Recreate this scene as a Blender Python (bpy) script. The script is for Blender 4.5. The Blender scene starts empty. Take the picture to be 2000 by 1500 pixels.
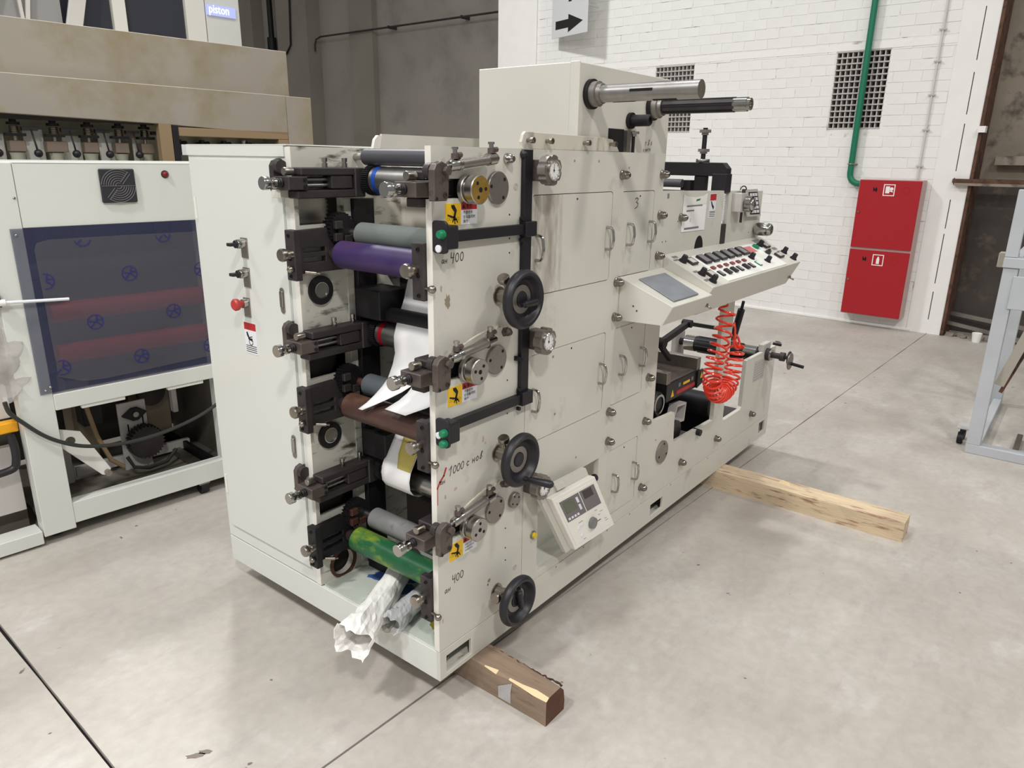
import bpy, math, random
from mathutils import Vector, Matrix
from mathutils.geometry import tessellate_polygon
random.seed(7)
PI = math.pi
SC = bpy.context.scene
COL = SC.collection

# ---------------------------------------------------------------- camera
cam_data = bpy.data.cameras.new('camera')
cam = bpy.data.objects.new('camera', cam_data)
COL.objects.link(cam)
SC.camera = cam
cam_data.sensor_width = 36.0
cam_data.lens = 1416.63 / 2000 * 36.0
cam_data.clip_end = 200
YAW, PITCH, ROLL = map(math.radians, (38.1031, 17.1642, 0.8681))
fw = Vector((math.cos(YAW) * math.cos(PITCH), math.sin(YAW) * math.cos(PITCH), -math.sin(PITCH)))
rt = Vector((math.sin(YAW), -math.cos(YAW), 0))
up = rt.cross(fw)
r2 = math.cos(ROLL) * rt + math.sin(ROLL) * up
u2 = -math.sin(ROLL) * rt + math.cos(ROLL) * up
cam.matrix_world = Matrix(((r2.x, u2.x, -fw.x, -1.308), (r2.y, u2.y, -fw.y, -1.283), (r2.z, u2.z, -fw.z, 1.6), (0, 0, 0, 1)))

# ---------------------------------------------------------------- world, lamps, exposure
world = bpy.data.worlds.new('hall_ambient')
SC.world = world
world.use_nodes = True
bg = world.node_tree.nodes['Background']
bg.inputs[0].default_value = (1.0, 1.0, 1.0, 1)
bg.inputs[1].default_value = 0.32
def lamp(x, y, z, power, size=0.6, color=(1.0, 0.995, 0.985)):
    ld = bpy.data.lights.new('ceiling_lamp', 'AREA')
    ld.shape = 'DISK'; ld.size = size; ld.energy = power; ld.color = color
    o = bpy.data.objects.new('ceiling_lamp', ld)
    o.location = (x, y, z); COL.objects.link(o)
    return o
lamp(-3.5, 0.6, 6.4, 250)
lamp(-3.2, -4.0, 6.4, 300, color=(1.0, 0.97, 0.935))
lamp(1.5, -4.0, 6.4, 115, color=(1.0, 0.955, 0.90))
lamp(1.2, 1.2, 6.4, 55)
lamp(4.8, 1.2, 6.4, 24)
lamp(4.4, -3.2, 6.4, 44)
lamp(-3.0, 4.6, 6.4, 100)
lamp(2.5, 4.8, 6.4, 285)
lamp(-8.0, -1.5, 6.4, 240)
SC.view_settings.view_transform = 'Standard'
SC.view_settings.look = 'None'
SC.view_settings.exposure = 0.0
SC.view_settings.gamma = 1.0
SC.view_settings.use_curve_mapping = False

# ---------------------------------------------------------------- materials
def lin(c):
    c = c / 255.0
    return c / 12.92 if c <= 0.04045 else ((c + 0.055) / 1.055) ** 2.4
def rgb(c):
    return (lin(c[0]), lin(c[1]), lin(c[2]), 1)
def mat(name, c, rough=0.5, metal=0.0, var=0.0, scale=6.0, bump=0.0, bscale=40.0, alpha=1.0, emit=0.0,
        c2=None, thr=(0.5, 0.6), detail=4.0, stretch=None, trans=0.0, ior=1.45, coat=0.0, band=None):
    """one procedural surface: base colour c, optional stain colour c2 where noise passes thr, optional bump"""
    m = bpy.data.materials.new(name)
    m.use_nodes = True
    nt = m.node_tree; N = nt.nodes; Lk = nt.links
    b = N['Principled BSDF']
    b.inputs['Base Color'].default_value = rgb(c)
    b.inputs['Roughness'].default_value = rough
    b.inputs['Metallic'].default_value = metal
    b.inputs['IOR'].default_value = ior
    if trans: b.inputs['Transmission Weight'].default_value = trans
    if alpha < 1: b.inputs['Alpha'].default_value = alpha
    if coat: b.inputs['Coat Weight'].default_value = coat
    if emit:
        b.inputs['Emission Color'].default_value = rgb(c); b.inputs['Emission Strength'].default_value = emit
    if var or c2 or bump:
        tc = N.new('ShaderNodeTexCoord'); vec = tc.outputs['Object']
        if stretch:
            mp = N.new('ShaderNodeMapping'); mp.inputs['Scale'].default_value = stretch
            Lk.new(vec, mp.inputs['Vector']); vec = mp.outputs[0]
    src = None
    if var:
        nz = N.new('ShaderNodeTexNoise'); nz.inputs['Scale'].default_value = scale; nz.inputs['Detail'].default_value = detail
        Lk.new(vec, nz.inputs['Vector'])
        rp = N.new('ShaderNodeValToRGB')
        k0, k1 = 1 - var, 1 + var
        rp.color_ramp.elements[0].position = 0.3; rp.color_ramp.elements[1].position = 0.7
        rp.color_ramp.elements[0].color = tuple(min(1, v * k0) for v in rgb(c)[:3]) + (1,)
        rp.color_ramp.elements[1].color = tuple(min(1, v * k1) for v in rgb(c)[:3]) + (1,)
        Lk.new(nz.outputs[0], rp.inputs[0]); src = rp.outputs[0]
    if c2:
        n2 = N.new('ShaderNodeTexNoise'); n2.inputs['Scale'].default_value = scale * 1.7; n2.inputs['Detail'].default_value = 6
        n2.inputs['Roughness'].default_value = 0.62
        Lk.new(vec, n2.inputs['Vector'])
        mr = N.new('ShaderNodeMapRange'); mr.inputs[1].default_value = thr[0]; mr.inputs[2].default_value = thr[1]
        Lk.new(n2.outputs[0], mr.inputs[0])
        fac = mr.outputs[0]
        if band:
            sx_ = N.new('ShaderNodeSeparateXYZ'); Lk.new(tc.outputs['Object'], sx_.inputs[0])
            m1 = N.new('ShaderNodeMapRange'); m1.interpolation_type = 'SMOOTHSTEP'; m1.inputs[1].default_value = band[0]; m1.inputs[2].default_value = band[1]; m1.inputs[3].default_value = 1; m1.inputs[4].default_value = 0
            Lk.new(sx_.outputs[0], m1.inputs[0])
            mm = N.new('ShaderNodeMath'); mm.operation = 'MULTIPLY'; Lk.new(fac, mm.inputs[0]); Lk.new(m1.outputs[0], mm.inputs[1]); fac = mm.outputs[0]
        mx = N.new('ShaderNodeMix'); mx.data_type = 'RGBA'
        Lk.new(fac, mx.inputs[0])
        mx.inputs[6].default_value = rgb(c); mx.inputs[7].default_value = rgb(c2)
        if src: Lk.new(src, mx.inputs[6])
        src = mx.outputs[2]
    if src: Lk.new(src, b.inputs['Base Color'])
    if bump:
        nb = N.new('ShaderNodeTexNoise'); nb.inputs['Scale'].default_value = bscale; nb.inputs['Detail'].default_value = 3
        Lk.new(vec, nb.inputs['Vector'])
        bp = N.new('ShaderNodeBump'); bp.inputs['Strength'].default_value = bump; bp.inputs['Distance'].default_value = 0.004
        Lk.new(nb.outputs[0], bp.inputs['Height']); Lk.new(bp.outputs[0], b.inputs['Normal'])
    return m
MT = {}
def D(k, *a, **kw): MT[k] = mat(k, *a, **kw)
D('cream', (206, 204, 194), 0.42, var=0.025, scale=3)
D('cream_side', (206, 204, 194), 0.42, var=0.03, scale=3, c2=(164, 158, 146), thr=(0.60, 0.80), detail=6)
D('cream_scuffed', (204, 199, 186), 0.45, var=0.03, scale=4, c2=(132, 126, 114), thr=(0.55, 0.72), stretch=(1.6, 1, 0.55))
D('cream_smudged', (206, 204, 194), 0.45, var=0.03, scale=5, c2=(158, 150, 138), thr=(0.38, 0.62), stretch=(2.2, 1, 0.5), band=(-0.08, -0.06))
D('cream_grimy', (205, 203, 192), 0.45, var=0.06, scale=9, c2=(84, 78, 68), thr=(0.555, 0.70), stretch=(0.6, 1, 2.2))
D('cream_edge', (226, 222, 214), 0.45, var=0.03, scale=9, c2=(168, 138, 128), thr=(0.66, 0.75))
D('cabinet_white', (214, 216, 210), 0.28, var=0.012, scale=2, bump=0.06, bscale=3.5)
D('white_paint', (222, 222, 214), 0.35, var=0.02, scale=3)
D('dark_steel', (64, 59, 59), 0.5, 0.35, var=0.22, scale=14)
D('bracket_steel', (98, 88, 84), 0.45, 0.45, var=0.2, scale=18, c2=(70, 48, 50), thr=(0.55, 0.7))
D('black_iron', (30, 28, 31), 0.5, 0.2, var=0.15, scale=12)
D('black_paint', (27, 25, 30), 0.45)
D('black_plastic', (34, 32, 37), 0.42)
D('chrome', (176, 173, 168), 0.16, 1.0)
D('nickel', (138, 132, 126), 0.2, 1.0)
D('dull_chrome', (158, 151, 142), 0.3, 1.0, var=0.12, scale=40)
D('steel', (178, 175, 172), 0.34, 1.0, var=0.1, scale=30)
D('brushed', (152, 147, 142), 0.42, 0.9, var=0.06, scale=60)
D('gold_face', (196, 160, 84), 0.35, 0.85, var=0.2, scale=30)
D('rusty_steel', (92, 62, 52), 0.55, 0.5, var=0.2, scale=25)
D('rubber_grey', (104, 110, 106), 0.7, var=0.06, scale=20)
D('rubber_dark', (82, 88, 92), 0.6, var=0.08, scale=20)
D('rubber_light', (122, 122, 121), 0.42, var=0.12, scale=18, c2=(100, 100, 100), thr=(0.62, 0.75))
D('roller_charcoal', (74, 74, 78), 0.45, 0.2, var=0.06)
D('ink_purple', (55, 39, 86), 0.5, var=0.25, scale=7, c2=(70, 42, 76), thr=(0.5, 0.75), stretch=(1, 0.5, 1))
D('ink_brown', (74, 51, 45), 0.42, var=0.2, scale=7, c2=(100, 74, 54), thr=(0.55, 0.7), stretch=(1, 0.5, 1))
D('ink_green', (30, 92, 56), 0.38, var=0.3, scale=9, c2=(140, 158, 36), thr=(0.52, 0.72), stretch=(1, 0.45, 1))
D('band_blue', (34, 78, 170), 0.4, 0.3)
D('band_red', (150, 20, 34), 0.4, 0.2)
D('steel_inked', (186, 182, 176), 0.22, 1.0, c2=(170, 165, 60), thr=(0.6, 0.66), scale=7)
D('paper', (240, 239, 238), 0.7)
D('paper_printed', (240, 239, 238), 0.7, c2=(206, 190, 106), thr=(0.45, 0.5), scale=9)
D('kraft_white', (245, 243, 239), 0.7, var=0.02)
D('cardboard', (150, 128, 108), 0.8)
D('plastic_film', (226, 228, 228), 0.16, alpha=0.42, coat=0.6)
D('tray', (190, 196, 186), 0.4, var=0.06, scale=5, c2=(128, 122, 52), thr=(0.56, 0.66))
D('tray_blue', (66, 98, 160), 0.45, var=0.2, scale=10)
D('tray_ochre', (128, 118, 36), 0.4, var=0.2, scale=10)
D('sticker_yellow', (236, 190, 34), 0.45)
D('sticker_red', (178, 36, 42), 0.45)
D('sticker_white', (226, 228, 232), 0.45)
D('print_black', (28, 26, 26), 0.6)
D('print_grey', (120, 122, 126), 0.6)
D('pen', (52, 46, 44), 0.7)
D('red_smear', (180, 44, 44), 0.5)
D('button_green', (26, 122, 84), 0.35)
D('button_white', (225, 228, 232), 0.35)
D('button_red', (182, 60, 56), 0.4)
D('button_yellow', (222, 188, 42), 0.35)
D('panel_white', (236, 236, 230), 0.35)
D('meter_face', (120, 118, 118), 0.25)
D('lamp_maroon', (124, 52, 56), 0.35)
D('pink_label', (206, 124, 122), 0.5)
D('pad_grey', (128, 132, 138), 0.5, var=0.12, scale=14)
D('dial_white', (226, 226, 224), 0.3)
D('unit_white', (236, 233, 225), 0.4)
D('unit_grey', (112, 108, 110), 0.4)
D('lcd_green', (96, 102, 82), 0.25)
D('display_dark', (58, 46, 50), 0.25)
D('hose_red', (232, 62, 40), 0.3, coat=0.5)
D('hose_clear', (196, 190, 172), 0.3)
D('wood_front', (138, 119, 101), 0.8, var=0.14, scale=5, c2=(112, 86, 66), thr=(0.58, 0.7), stretch=(6, 0.7, 6), bump=0.4, bscale=30)
D('wood_pale', (206, 186, 156), 0.8, var=0.12, scale=5, c2=(150, 112, 92), thr=(0.54, 0.66), stretch=(6, 0.8, 6), bump=0.5, bscale=30)
D('wood_end', (92, 62, 48), 0.85, var=0.2, scale=20)
D('wood_split', (224, 202, 160), 0.8, var=0.05)
D('wood_bark', (74, 52, 40), 0.9, var=0.3, scale=30)
D('wood_chalk', (176, 172, 172), 0.8, var=0.1, scale=18)
D('brick_white', (230, 229, 226), 0.6, var=0.02, scale=3, bump=0.5, bscale=22)
D('mortar_white', (230, 228, 224), 0.7, bump=0.4, bscale=30, c2=(128, 122, 116), thr=(0.57, 0.70), scale=3.2)
D('plaster_white', (234, 232, 229), 0.65, var=0.02, bump=0.2, bscale=12)
D('grille_grey', (186, 182, 178), 0.75)
D('dark_void', (20, 17, 17), 0.9)
D('hall_wall', (158, 152, 144), 0.85, var=0.07, scale=0.8, c2=(142, 136, 130), thr=(0.5, 0.7))
D('hall_pilaster', (142, 136, 126), 0.85, var=0.08, scale=1.2)
D('fire_red', (164, 22, 32), 0.45)
D('fire_side_reflection', (190, 160, 156), 0.5)  # pale reflection on the cabinet body, put into its colour
D('white_print', (236, 232, 230), 0.5)
D('pipe_green', (22, 112, 84), 0.4)
D('conduit', (206, 204, 200), 0.5)
D('sign_grey', (206, 207, 208), 0.5)
D('frame_blue', (180, 184, 188), 0.5, var=0.04, scale=5)
D('rust', (92, 64, 50), 0.85, var=0.3, scale=8, c2=(60, 44, 38), thr=(0.5, 0.65))
D('old_concrete', (140, 130, 116), 0.9, var=0.16, scale=2.2, c2=(92, 84, 76), thr=(0.5, 0.62), bump=0.6, bscale=8)
D('beige_hood', (158, 150, 138), 0.6, var=0.05, scale=1.5, c2=(146, 134, 108), thr=(0.46, 0.66), detail=2)
D('tan_frame', (150, 128, 98), 0.6)
D('olive_grey', (168, 167, 150), 0.6, var=0.15, scale=5)
D('brass_dull', (146, 130, 116), 0.5, 0.5)
D('acrylic', (70, 75, 104), 0.18, alpha=0.36)
D('film_grey', (104, 103, 110), 0.5, alpha=0.27)
D('print_yellow', (206, 190, 104), 0.7)
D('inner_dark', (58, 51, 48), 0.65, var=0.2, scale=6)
D('logo_blue', (42, 42, 106), 0.6)
D('roller_red', (250, 66, 56), 0.5)
D('inside_dark', (112, 107, 98), 0.7, var=0.15, scale=4)
D('fan_black', (42, 42, 48), 0.5)
D('indicator_red', (120, 24, 32), 0.25)
D('cable_black', (46, 48, 44), 0.5)
D('bag_film', (206, 200, 196), 0.12, alpha=0.5, coat=0.7)
D('machine_yellow', (236, 168, 26), 0.45)
D('glass_dark', (56, 58, 66), 0.12)
D('glass_pale', (176, 180, 184), 0.15, alpha=0.65)
D('display_sign', (168, 178, 232), 0.4, emit=0.5)
D('sign_letter', (255, 255, 255), 0.4, emit=1.3)

# ---------------------------------------------------------------- mesh builder
class B:
    def __init__(s, k=1.0): s.v = []; s.f = []; s.s = []; s.m = []; s.k = k; s.mi = 0
    def add(s, vs, fs, smooth=False):
        o = len(s.v); s.v += [tuple(v) for v in vs]
        for f in fs: s.f.append([i + o for i in f]); s.s.append(smooth); s.m.append(s.mi)
        return s
    def hexa(s, p):
        return s.add(p, [(0, 3, 2, 1), (4, 5, 6, 7), (0, 1, 5, 4), (1, 2, 6, 5), (2, 3, 7, 6), (3, 0, 4, 7)])
    def box(s, x0, x1, y0, y1, z0, z1):
        return s.hexa([(x0, y0, z0), (x1, y0, z0), (x1, y1, z0), (x0, y1, z0), (x0, y0, z1), (x1, y0, z1), (x1, y1, z1), (x0, y1, z1)])
    def beam(s, a, b, w, h, upv=(0, 0, 1)):
        a = Vector(a); b = Vector(b); d = (b - a).normalized(); sd = d.cross(Vector(upv))
        if sd.length < 1e-4: sd = d.cross(Vector((1, 0, 0)))
        sd.normalize(); u = sd.cross(d)
        P = []
        for c in (a, b):
            for (i, j) in ((-1, -1), (1, -1), (1, 1), (-1, 1)): P.append(c + sd * (w / 2 * i) + u * (h / 2 * j))
        return s.hexa(P)
    def frame(s, a, axis):
        d = Vector(axis).normalized(); t = Vector((0, 0, 1)) if abs(d.z) < 0.9 else Vector((1, 0, 0))
        x = d.cross(t).normalized(); y = d.cross(x)
        return Vector(a), d, x, y
    def lathe(s, a, axis, prof, n=20, sharp=True):
        """prof: list of (distance along axis, radius); consecutive rings, flat shading break at each profile corner"""
        a, d, x, y = s.frame(a, axis)
        for (t0, q0), (t1, q1) in zip(prof[:-1], prof[1:]):
            if abs(t0 - t1) < 1e-9 and abs(q0 - q1) < 1e-9: continue
            flat = abs(t0 - t1) < 1e-9
            vs = []
            for (t, q) in ((t0, q0), (t1, q1)):
                for i in range(n):
                    an = 2 * PI * i / n
                    vs.append(a + d * t + x * (q * math.cos(an)) + y * (q * math.sin(an)))
            if q0 < 1e-6: s.add(vs[n:], [list(range(n))] if True else [])
            elif q1 < 1e-6: s.add(vs[:n], [list(range(n))[::-1]])
            else: s.add(vs, [(i, n + i, n + (i + 1) % n, (i + 1) % n) for i in range(n)], not flat)
        return s
    def cyl(s, a, b, r, r2=None, n=20):
        a = Vector(a); b = Vector(b); L = (b - a).length; r2 = r if r2 is None else r2
        return s.lathe(a, b - a, [(0, 0), (0, r), (L, r2), (L, 0)], n)
    def dome(s, a, axis, r, h, n=16, m=5):
        return s.lathe(a, axis, [(0, 0)] + [(h * math.sin(PI / 2 * i / m), r * math.cos(PI / 2 * i / m) + (1e-7 if i == m else 0)) for i in range(m)] + [(h, 0)], n)
    def sphere(s, c, r, n=14, m=8):
        c = Vector(c); vs = [c + Vector((0, 0, r))]
        for i in range(1, m):
            for j in range(n):
                th = PI * i / m; ph = 2 * PI * j / n
                vs.append(c + Vector((r * math.sin(th) * math.cos(ph), r * math.sin(th) * math.sin(ph), r * math.cos(th))))
        vs.append(c - Vector((0, 0, r))); fs = [(0, 1 + j, 1 + (j + 1) % n) for j in range(n)]
        for i in range(m - 2):
            for j in range(n):
                p = 1 + i * n + j; q = 1 + i * n + (j + 1) % n
                fs.append((p, p + n, q + n, q))
        e = len(vs) - 1; o = 1 + (m - 2) * n
        fs += [(e, o + (j + 1) % n, o + j) for j in range(n)]
        return s.add(vs, fs, True)
    def tube(s, pts, r, n=8, closed=False, caps=True):
        P = [Vector(p) for p in pts]; m = len(P); rad = r if isinstance(r, (list, tuple)) else [r] * m
        T = []
        for i in range(m):
            a = P[(i - 1) % m] if (closed or i > 0) else P[0]; b = P[(i + 1) % m] if (closed or i < m - 1) else P[-1]
            t = (b - a); T.append(t.normalized() if t.length > 1e-9 else Vector((0, 0, 1)))
        x = T[0].cross(Vector((0, 0, 1)) if abs(T[0].z) < 0.9 else Vector((1, 0, 0))).normalized()
        vs = []
        for i in range(m):
            x = (x - T[i] * x.dot(T[i])).normalized(); y = T[i].cross(x)
            for j in range(n):
                an = 2 * PI * j / n; vs.append(P[i] + x * (rad[i] * math.cos(an)) + y * (rad[i] * math.sin(an)))
        fs = []
        for i in range(m if closed else m - 1):
            for j in range(n):
                p = i * n; q = ((i + 1) % m) * n
                fs.append((p + j, p + (j + 1) % n, q + (j + 1) % n, q + j))
        s.add(vs, fs, True)
        if caps and not closed:
            s.add(vs[:n], [list(range(n))[::-1]]); s.add(vs[-n:], [list(range(n))])
        return s
    def prism(s, poly, plane, d0, d1, holes=()):
        """extrude a 2-D outline (with holes) along the axis named by plane; 'y': poly is (x,z), 'x': (y,z), 'z': (x,y)"""
        def to3(p, d): return {'y': (p[0], d, p[1]), 'x': (d, p[0], p[1]), 'z': (p[0], p[1], d)}[plane]
        loops = [list(poly)] + [list(h) for h in holes]
        flat = [p for l in loops for p in l]
        tris = tessellate_polygon([[Vector((p[0], p[1], 0)) for p in l] for l in loops])
        n = len(flat)
        s.add([to3(p, d0) for p in flat] , [tuple(t) for t in tris])
        s.add([to3(p, d1) for p in flat] , [tuple(t)[::-1] for t in tris])
        o = 0
        for l in loops:
            k = len(l)
            s.add([to3(p, d0) for p in l] + [to3(p, d1) for p in l], [(i, (i + 1) % k, k + (i + 1) % k, k + i) for i in range(k)])
        return s
    def sheet(s, rows, th=0.0, smooth=True):
        """grid of points -> surface (doubled when th>0)"""
        R = len(rows); K = len(rows[0]); fs = [(i * K + j, i * K + j + 1, (i + 1) * K + j + 1, (i + 1) * K + j) for i in range(R - 1) for j in range(K - 1)]
        return s.add([p for r in rows for p in r], fs, smooth)
    def quadstrip(s, pts, w, o, xd, yd, lift):
        """a pen stroke: a flat ribbon on a plane (origin o, axes xd, yd)"""
        o = Vector(o); xd = Vector(xd); yd = Vector(yd); nn = xd.cross(yd).normalized() * lift
        for (a, b) in zip(pts[:-1], pts[1:]):
            a2 = Vector(a); b2 = Vector(b); d = (b2 - a2)
            if d.length < 1e-6: continue
            d.normalize(); p = Vector((-d.y, d.x)) * (w / 2); a2 = a2 - d * (w * 0.3); b2 = b2 + d * (w * 0.3)
            q = [a2 + p, a2 - p, b2 - p, b2 + p]
            s.add([o + xd * t.x + yd * t.y + nn for t in q], [(0, 1, 2, 3)])
        return s

FP = {}     # where each object stands inside its thing's own frame
def root(name, label, cat, loc, rotz=0.0, group=None, local=False):
    o = bpy.data.objects.new(name, None); COL.objects.link(o)
    o.location = loc; o.rotation_euler = (0, 0, rotz); o.empty_display_size = 0.1
    o['label'] = label; o['category'] = cat
    if group: o['group'] = group
    FP[o] = Vector((0, 0, 0)) if local else Vector(loc)
    return o
def build(name, b, mats, parent=None, bevel=0.0, seg=1, label=None, recenter=True, merge=True):
    if not isinstance(mats, (list, tuple)): mats = [mats]
    vs = [Vector(v) * b.k for v in b.v]
    lo = Vector([min(v[i] for v in vs) for i in range(3)]); hi = Vector([max(v[i] for v in vs) for i in range(3)])
    c = (lo + hi) / 2 if recenter else Vector((0, 0, 0))
    me = bpy.data.meshes.new(name)
    me.from_pydata([tuple(v - c) for v in vs], [], b.f)
    for mm in mats: me.materials.append(MT[mm] if isinstance(mm, str) else mm)
    me.polygons.foreach_set('use_smooth', b.s); me.polygons.foreach_set('material_index', b.m)
    if merge:
        import bmesh
        bm = bmesh.new(); bm.from_mesh(me)
        bmesh.ops.remove_doubles(bm, verts=bm.verts, dist=1e-5)
        bmesh.ops.recalc_face_normals(bm, faces=bm.faces)
        for e in bm.edges:
            if len(e.link_faces) == 2 and e.calc_face_angle(0) > 0.7: e.smooth = False
        bm.to_mesh(me); bm.free()
    me.update()
    o = bpy.data.objects.new(name, me); COL.objects.link(o)
    FP[o] = c
    if parent is not None:
        o.parent = parent; o.location = c - FP[parent]
    else: o.location = c
    if bevel:
        md = o.modifiers.new('bevel', 'BEVEL'); md.width = bevel; md.segments = seg; md.limit_method = 'ANGLE'; md.angle_limit = 0.8
    if label: o['label'] = label
    return o
def tag(o, label, cat, group=None):
    o['label'] = label; o['category'] = cat
    if group: o['group'] = group
    return o
def dup(o, delta, parent=None, label=None):
    """copy of an object and its children, moved by delta inside the frame"""
    c = o.copy(); COL.objects.link(c)
    FP[c] = FP[o] + Vector(delta)
    if parent is None: parent = o.parent; 
    if parent is not None:
        c.parent = parent; c.location = FP[c] - FP[parent]
    else: c.location = Vector(o.location) + Vector(delta)
    if label: c['label'] = label
    for ch in list(o.children):
        dup(ch, delta, c)
    return c
def text(name, body, size, o, xd, yd, m, parent, align='LEFT', lift=0.0006, squeeze=1.0):
    cu = bpy.data.curves.new(name, 'FONT'); cu.body = body; cu.size = size; cu.align_x = align; cu.resolution_u = 2
    t = bpy.data.objects.new(name, cu); me0 = t.to_mesh()
    xd = Vector(xd).normalized(); yd = Vector(yd).normalized(); n = xd.cross(yd) * lift; o = Vector(o)
    b = B(); b.add([o + xd * (v.co.x * squeeze) + yd * v.co.y + n for v in me0.vertices], [tuple(p.vertices) for p in me0.polygons])
    t.to_mesh_clear(); bpy.data.objects.remove(t)
    return build(name, b, m, parent, merge=False)
def rrect(x0, x1, z0, z1, r=0.008, n=4):
    P = []
    for (cx, cz, a0) in ((x1 - r, z1 - r, 0), (x0 + r, z1 - r, 90), (x0 + r, z0 + r, 180), (x1 - r, z0 + r, 270)):
        for i in range(n + 1):
            a = math.radians(a0 + 90 * i / n); P.append((cx + r * math.cos(a), cz + r * math.sin(a)))
    return P
def circ(cx, cz, r, n=24): return [(cx + r * math.cos(2 * PI * i / n), cz + r * math.sin(2 * PI * i / n)) for i in range(n)]
# ---------------------------------------------------------------- the hall: floor slabs
def concrete():
    m = bpy.data.materials.new('concrete'); m.use_nodes = True
    nt = m.node_tree; N = nt.nodes; L = nt.links; b = N['Principled BSDF']; b.inputs['Roughness'].default_value = 0.62
    tc = N.new('ShaderNodeNewGeometry')
    def noise(sc, det=5, rough=0.55, stretch=None):
        n = N.new('ShaderNodeTexNoise'); n.inputs['Scale'].default_value = sc; n.inputs['Detail'].default_value = det; n.inputs['Roughness'].default_value = rough
        v = tc.outputs['Position']
        if stretch:
            mp = N.new('ShaderNodeMapping'); mp.inputs['Scale'].default_value = stretch; mp.inputs['Rotation'].default_value = (0, 0, 0.5); L.new(v, mp.inputs[0]); v = mp.outputs[0]
        L.new(v, n.inputs['Vector']); return n.outputs[0]
    def ramp(src, p0, p1, c0, c1):
        r = N.new('ShaderNodeValToRGB'); r.color_ramp.elements[0].position = p0; r.color_ramp.elements[1].position = p1
        r.color_ramp.elements[0].color = rgb(c0); r.color_ramp.elements[1].color = rgb(c1); L.new(src, r.inputs[0]); return r.outputs[0]
    def mixc(f, a, c, mode='MIX'):
        x = N.new('ShaderNodeMix'); x.data_type = 'RGBA'; x.blend_type = mode
        if isinstance(f, float): x.inputs[0].default_value = f
        else: L.new(f, x.inputs[0])
        L.new(a, x.inputs[6])
        if isinstance(c, tuple): x.inputs[7].default_value = rgb(c)
        else: L.new(c, x.inputs[7])
        return x.outputs[2]
    def mr(src, a, c, lo=0.0, hi=1.0):
        n = N.new('ShaderNodeMapRange'); n.inputs[1].default_value = a; n.inputs[2].default_value = c; n.inputs[3].default_value = lo; n.inputs[4].default_value = hi
        L.new(src, n.inputs[0]); return n.outputs[0]
    base = ramp(noise(1.3, 6, 0.6), 0.32, 0.68, (171, 164, 155), (193, 188, 180))
    c = mixc(mr(noise(4.5, 6, 0.7, (1, 3.2, 1)), 0.52, 0.75, 0, 0.55), base, (160, 152, 146))
    c = mixc(mr(noise(2.6, 5, 0.65), 0.60, 0.72, 0, 0.5), c, (207, 206, 204))
    c = mixc(mr(noise(26, 3), 0.35, 0.65, 0, 0.22), c, (146, 140, 134))
    c = mixc(mr(noise(17, 2), 0.735, 0.76, 0, 0.85), c, (92, 86, 80))
    c = mixc(mr(noise(0.8, 3), 0.64, 0.74, 0, 0.4), c, (140, 128, 120))
    L.new(c, b.inputs['Base Color'])
    bp = N.new('ShaderNodeBump'); bp.inputs['Strength'].default_value = 0.35; bp.inputs['Distance'].default_value = 0.003
    L.new(noise(38, 4, 0.6), bp.inputs['Height']); L.new(bp.outputs[0], b.inputs['Normal'])
    return m
MT['concrete'] = concrete()
fl = build('floor', B().box(-9, 16, -9, 22, -0.2, -0.014), 'dark_void'); fl['kind'] = 'structure'
# two joints cross at J; ja runs away along the press, jb runs across
J = Vector((-0.745, 0.105)); da = Vector((0.9994, -0.0345)); db = Vector((0.035, 0.9994))
def slab(sa, sb, La, Lb):
    g = 0.0028; gb = 0.0055; rnd = random.Random(5)
    b = B(); P = []
    def pt(a, c): return J + da * a + db * c
    # the joint edges wander a little, as sawn and chipped edges do
    e1 = [pt(sa * (gb + La * i / 60), sb * (g + rnd.uniform(-0.0012, 0.0014))) for i in range(61)]
    e2 = [pt(sa * (gb + rnd.uniform(-0.0018, 0.0024)), sb * (g + Lb * i / 60)) for i in range(60, 0, -1)]
    P = e1 + [pt(sa * (gb + La), sb * (g + Lb))] + e2
    b.prism([(p.x, p.y) for p in P], 'z', -0.05, 0.0)
    return build('slab', b, 'concrete', fl)
slab(1, 1, 13, 19); slab(1, -1, 13, 6); slab(-1, 1, 6, 19); slab(-1, -1, 6, 6)

# ---------------------------------------------------------------- white brick wall (local axes: s along the wall, z up, off towards the hall)
WN = Vector((1, -0.041, 0)).normalized(); WD = Vector((0.041, 1, 0)).normalized(); WO = Vector((6.863, 0, 0))
def wp(s, z, off=0.0):
    p = WO + WD * s - WN * off; return (p.x, p.y, z)
class WB(B):
    def wbox(s, s0, s1, z0, z1, o0, o1, c=0.0):
        return s.hexa([wp(s0, z0, o0), wp(s1, z0, o0), wp(s1, z0, o1), wp(s0, z0, o1), wp(s0, z1, o0), wp(s1, z1, o0), wp(s1, z1, o1), wp(s0, z1, o1)])
VENTS = [(0.585, 1.085, 1.955, 2.672), (2.648, 3.142, 1.945, 2.664)]
def wprism(b, poly, o0, o1, holes=()):
    loops = [poly] + list(holes); flat = [p for l in loops for p in l]
    tr = tessellate_polygon([[Vector((p[0], p[1], 0)) for p in l] for l in loops])
    b.add([wp(p[0], p[1], o0) for p in flat], [tuple(t) for t in tr]); b.add([wp(p[0], p[1], o1) for p in flat], [tuple(t)[::-1] for t in tr])
    for l in loops:
        k = len(l); b.add([wp(*p, o0) for p in l] + [wp(*p, o1) for p in l], [(i, (i + 1) % k, k + (i + 1) % k, k + i) for i in range(k)])
b = WB(); wprism(b, [(-0.02, 0), (5.0, 0), (5.0, 4.6), (-0.02, 4.6)], -0.25, -0.0016, [[(v[0], v[2]), (v[1], v[2]), (v[1], v[3]), (v[0], v[3])] for v in VENTS])
wall = build('wall_back', b, 'mortar_white'); wall['kind'] = 'structure'
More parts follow.
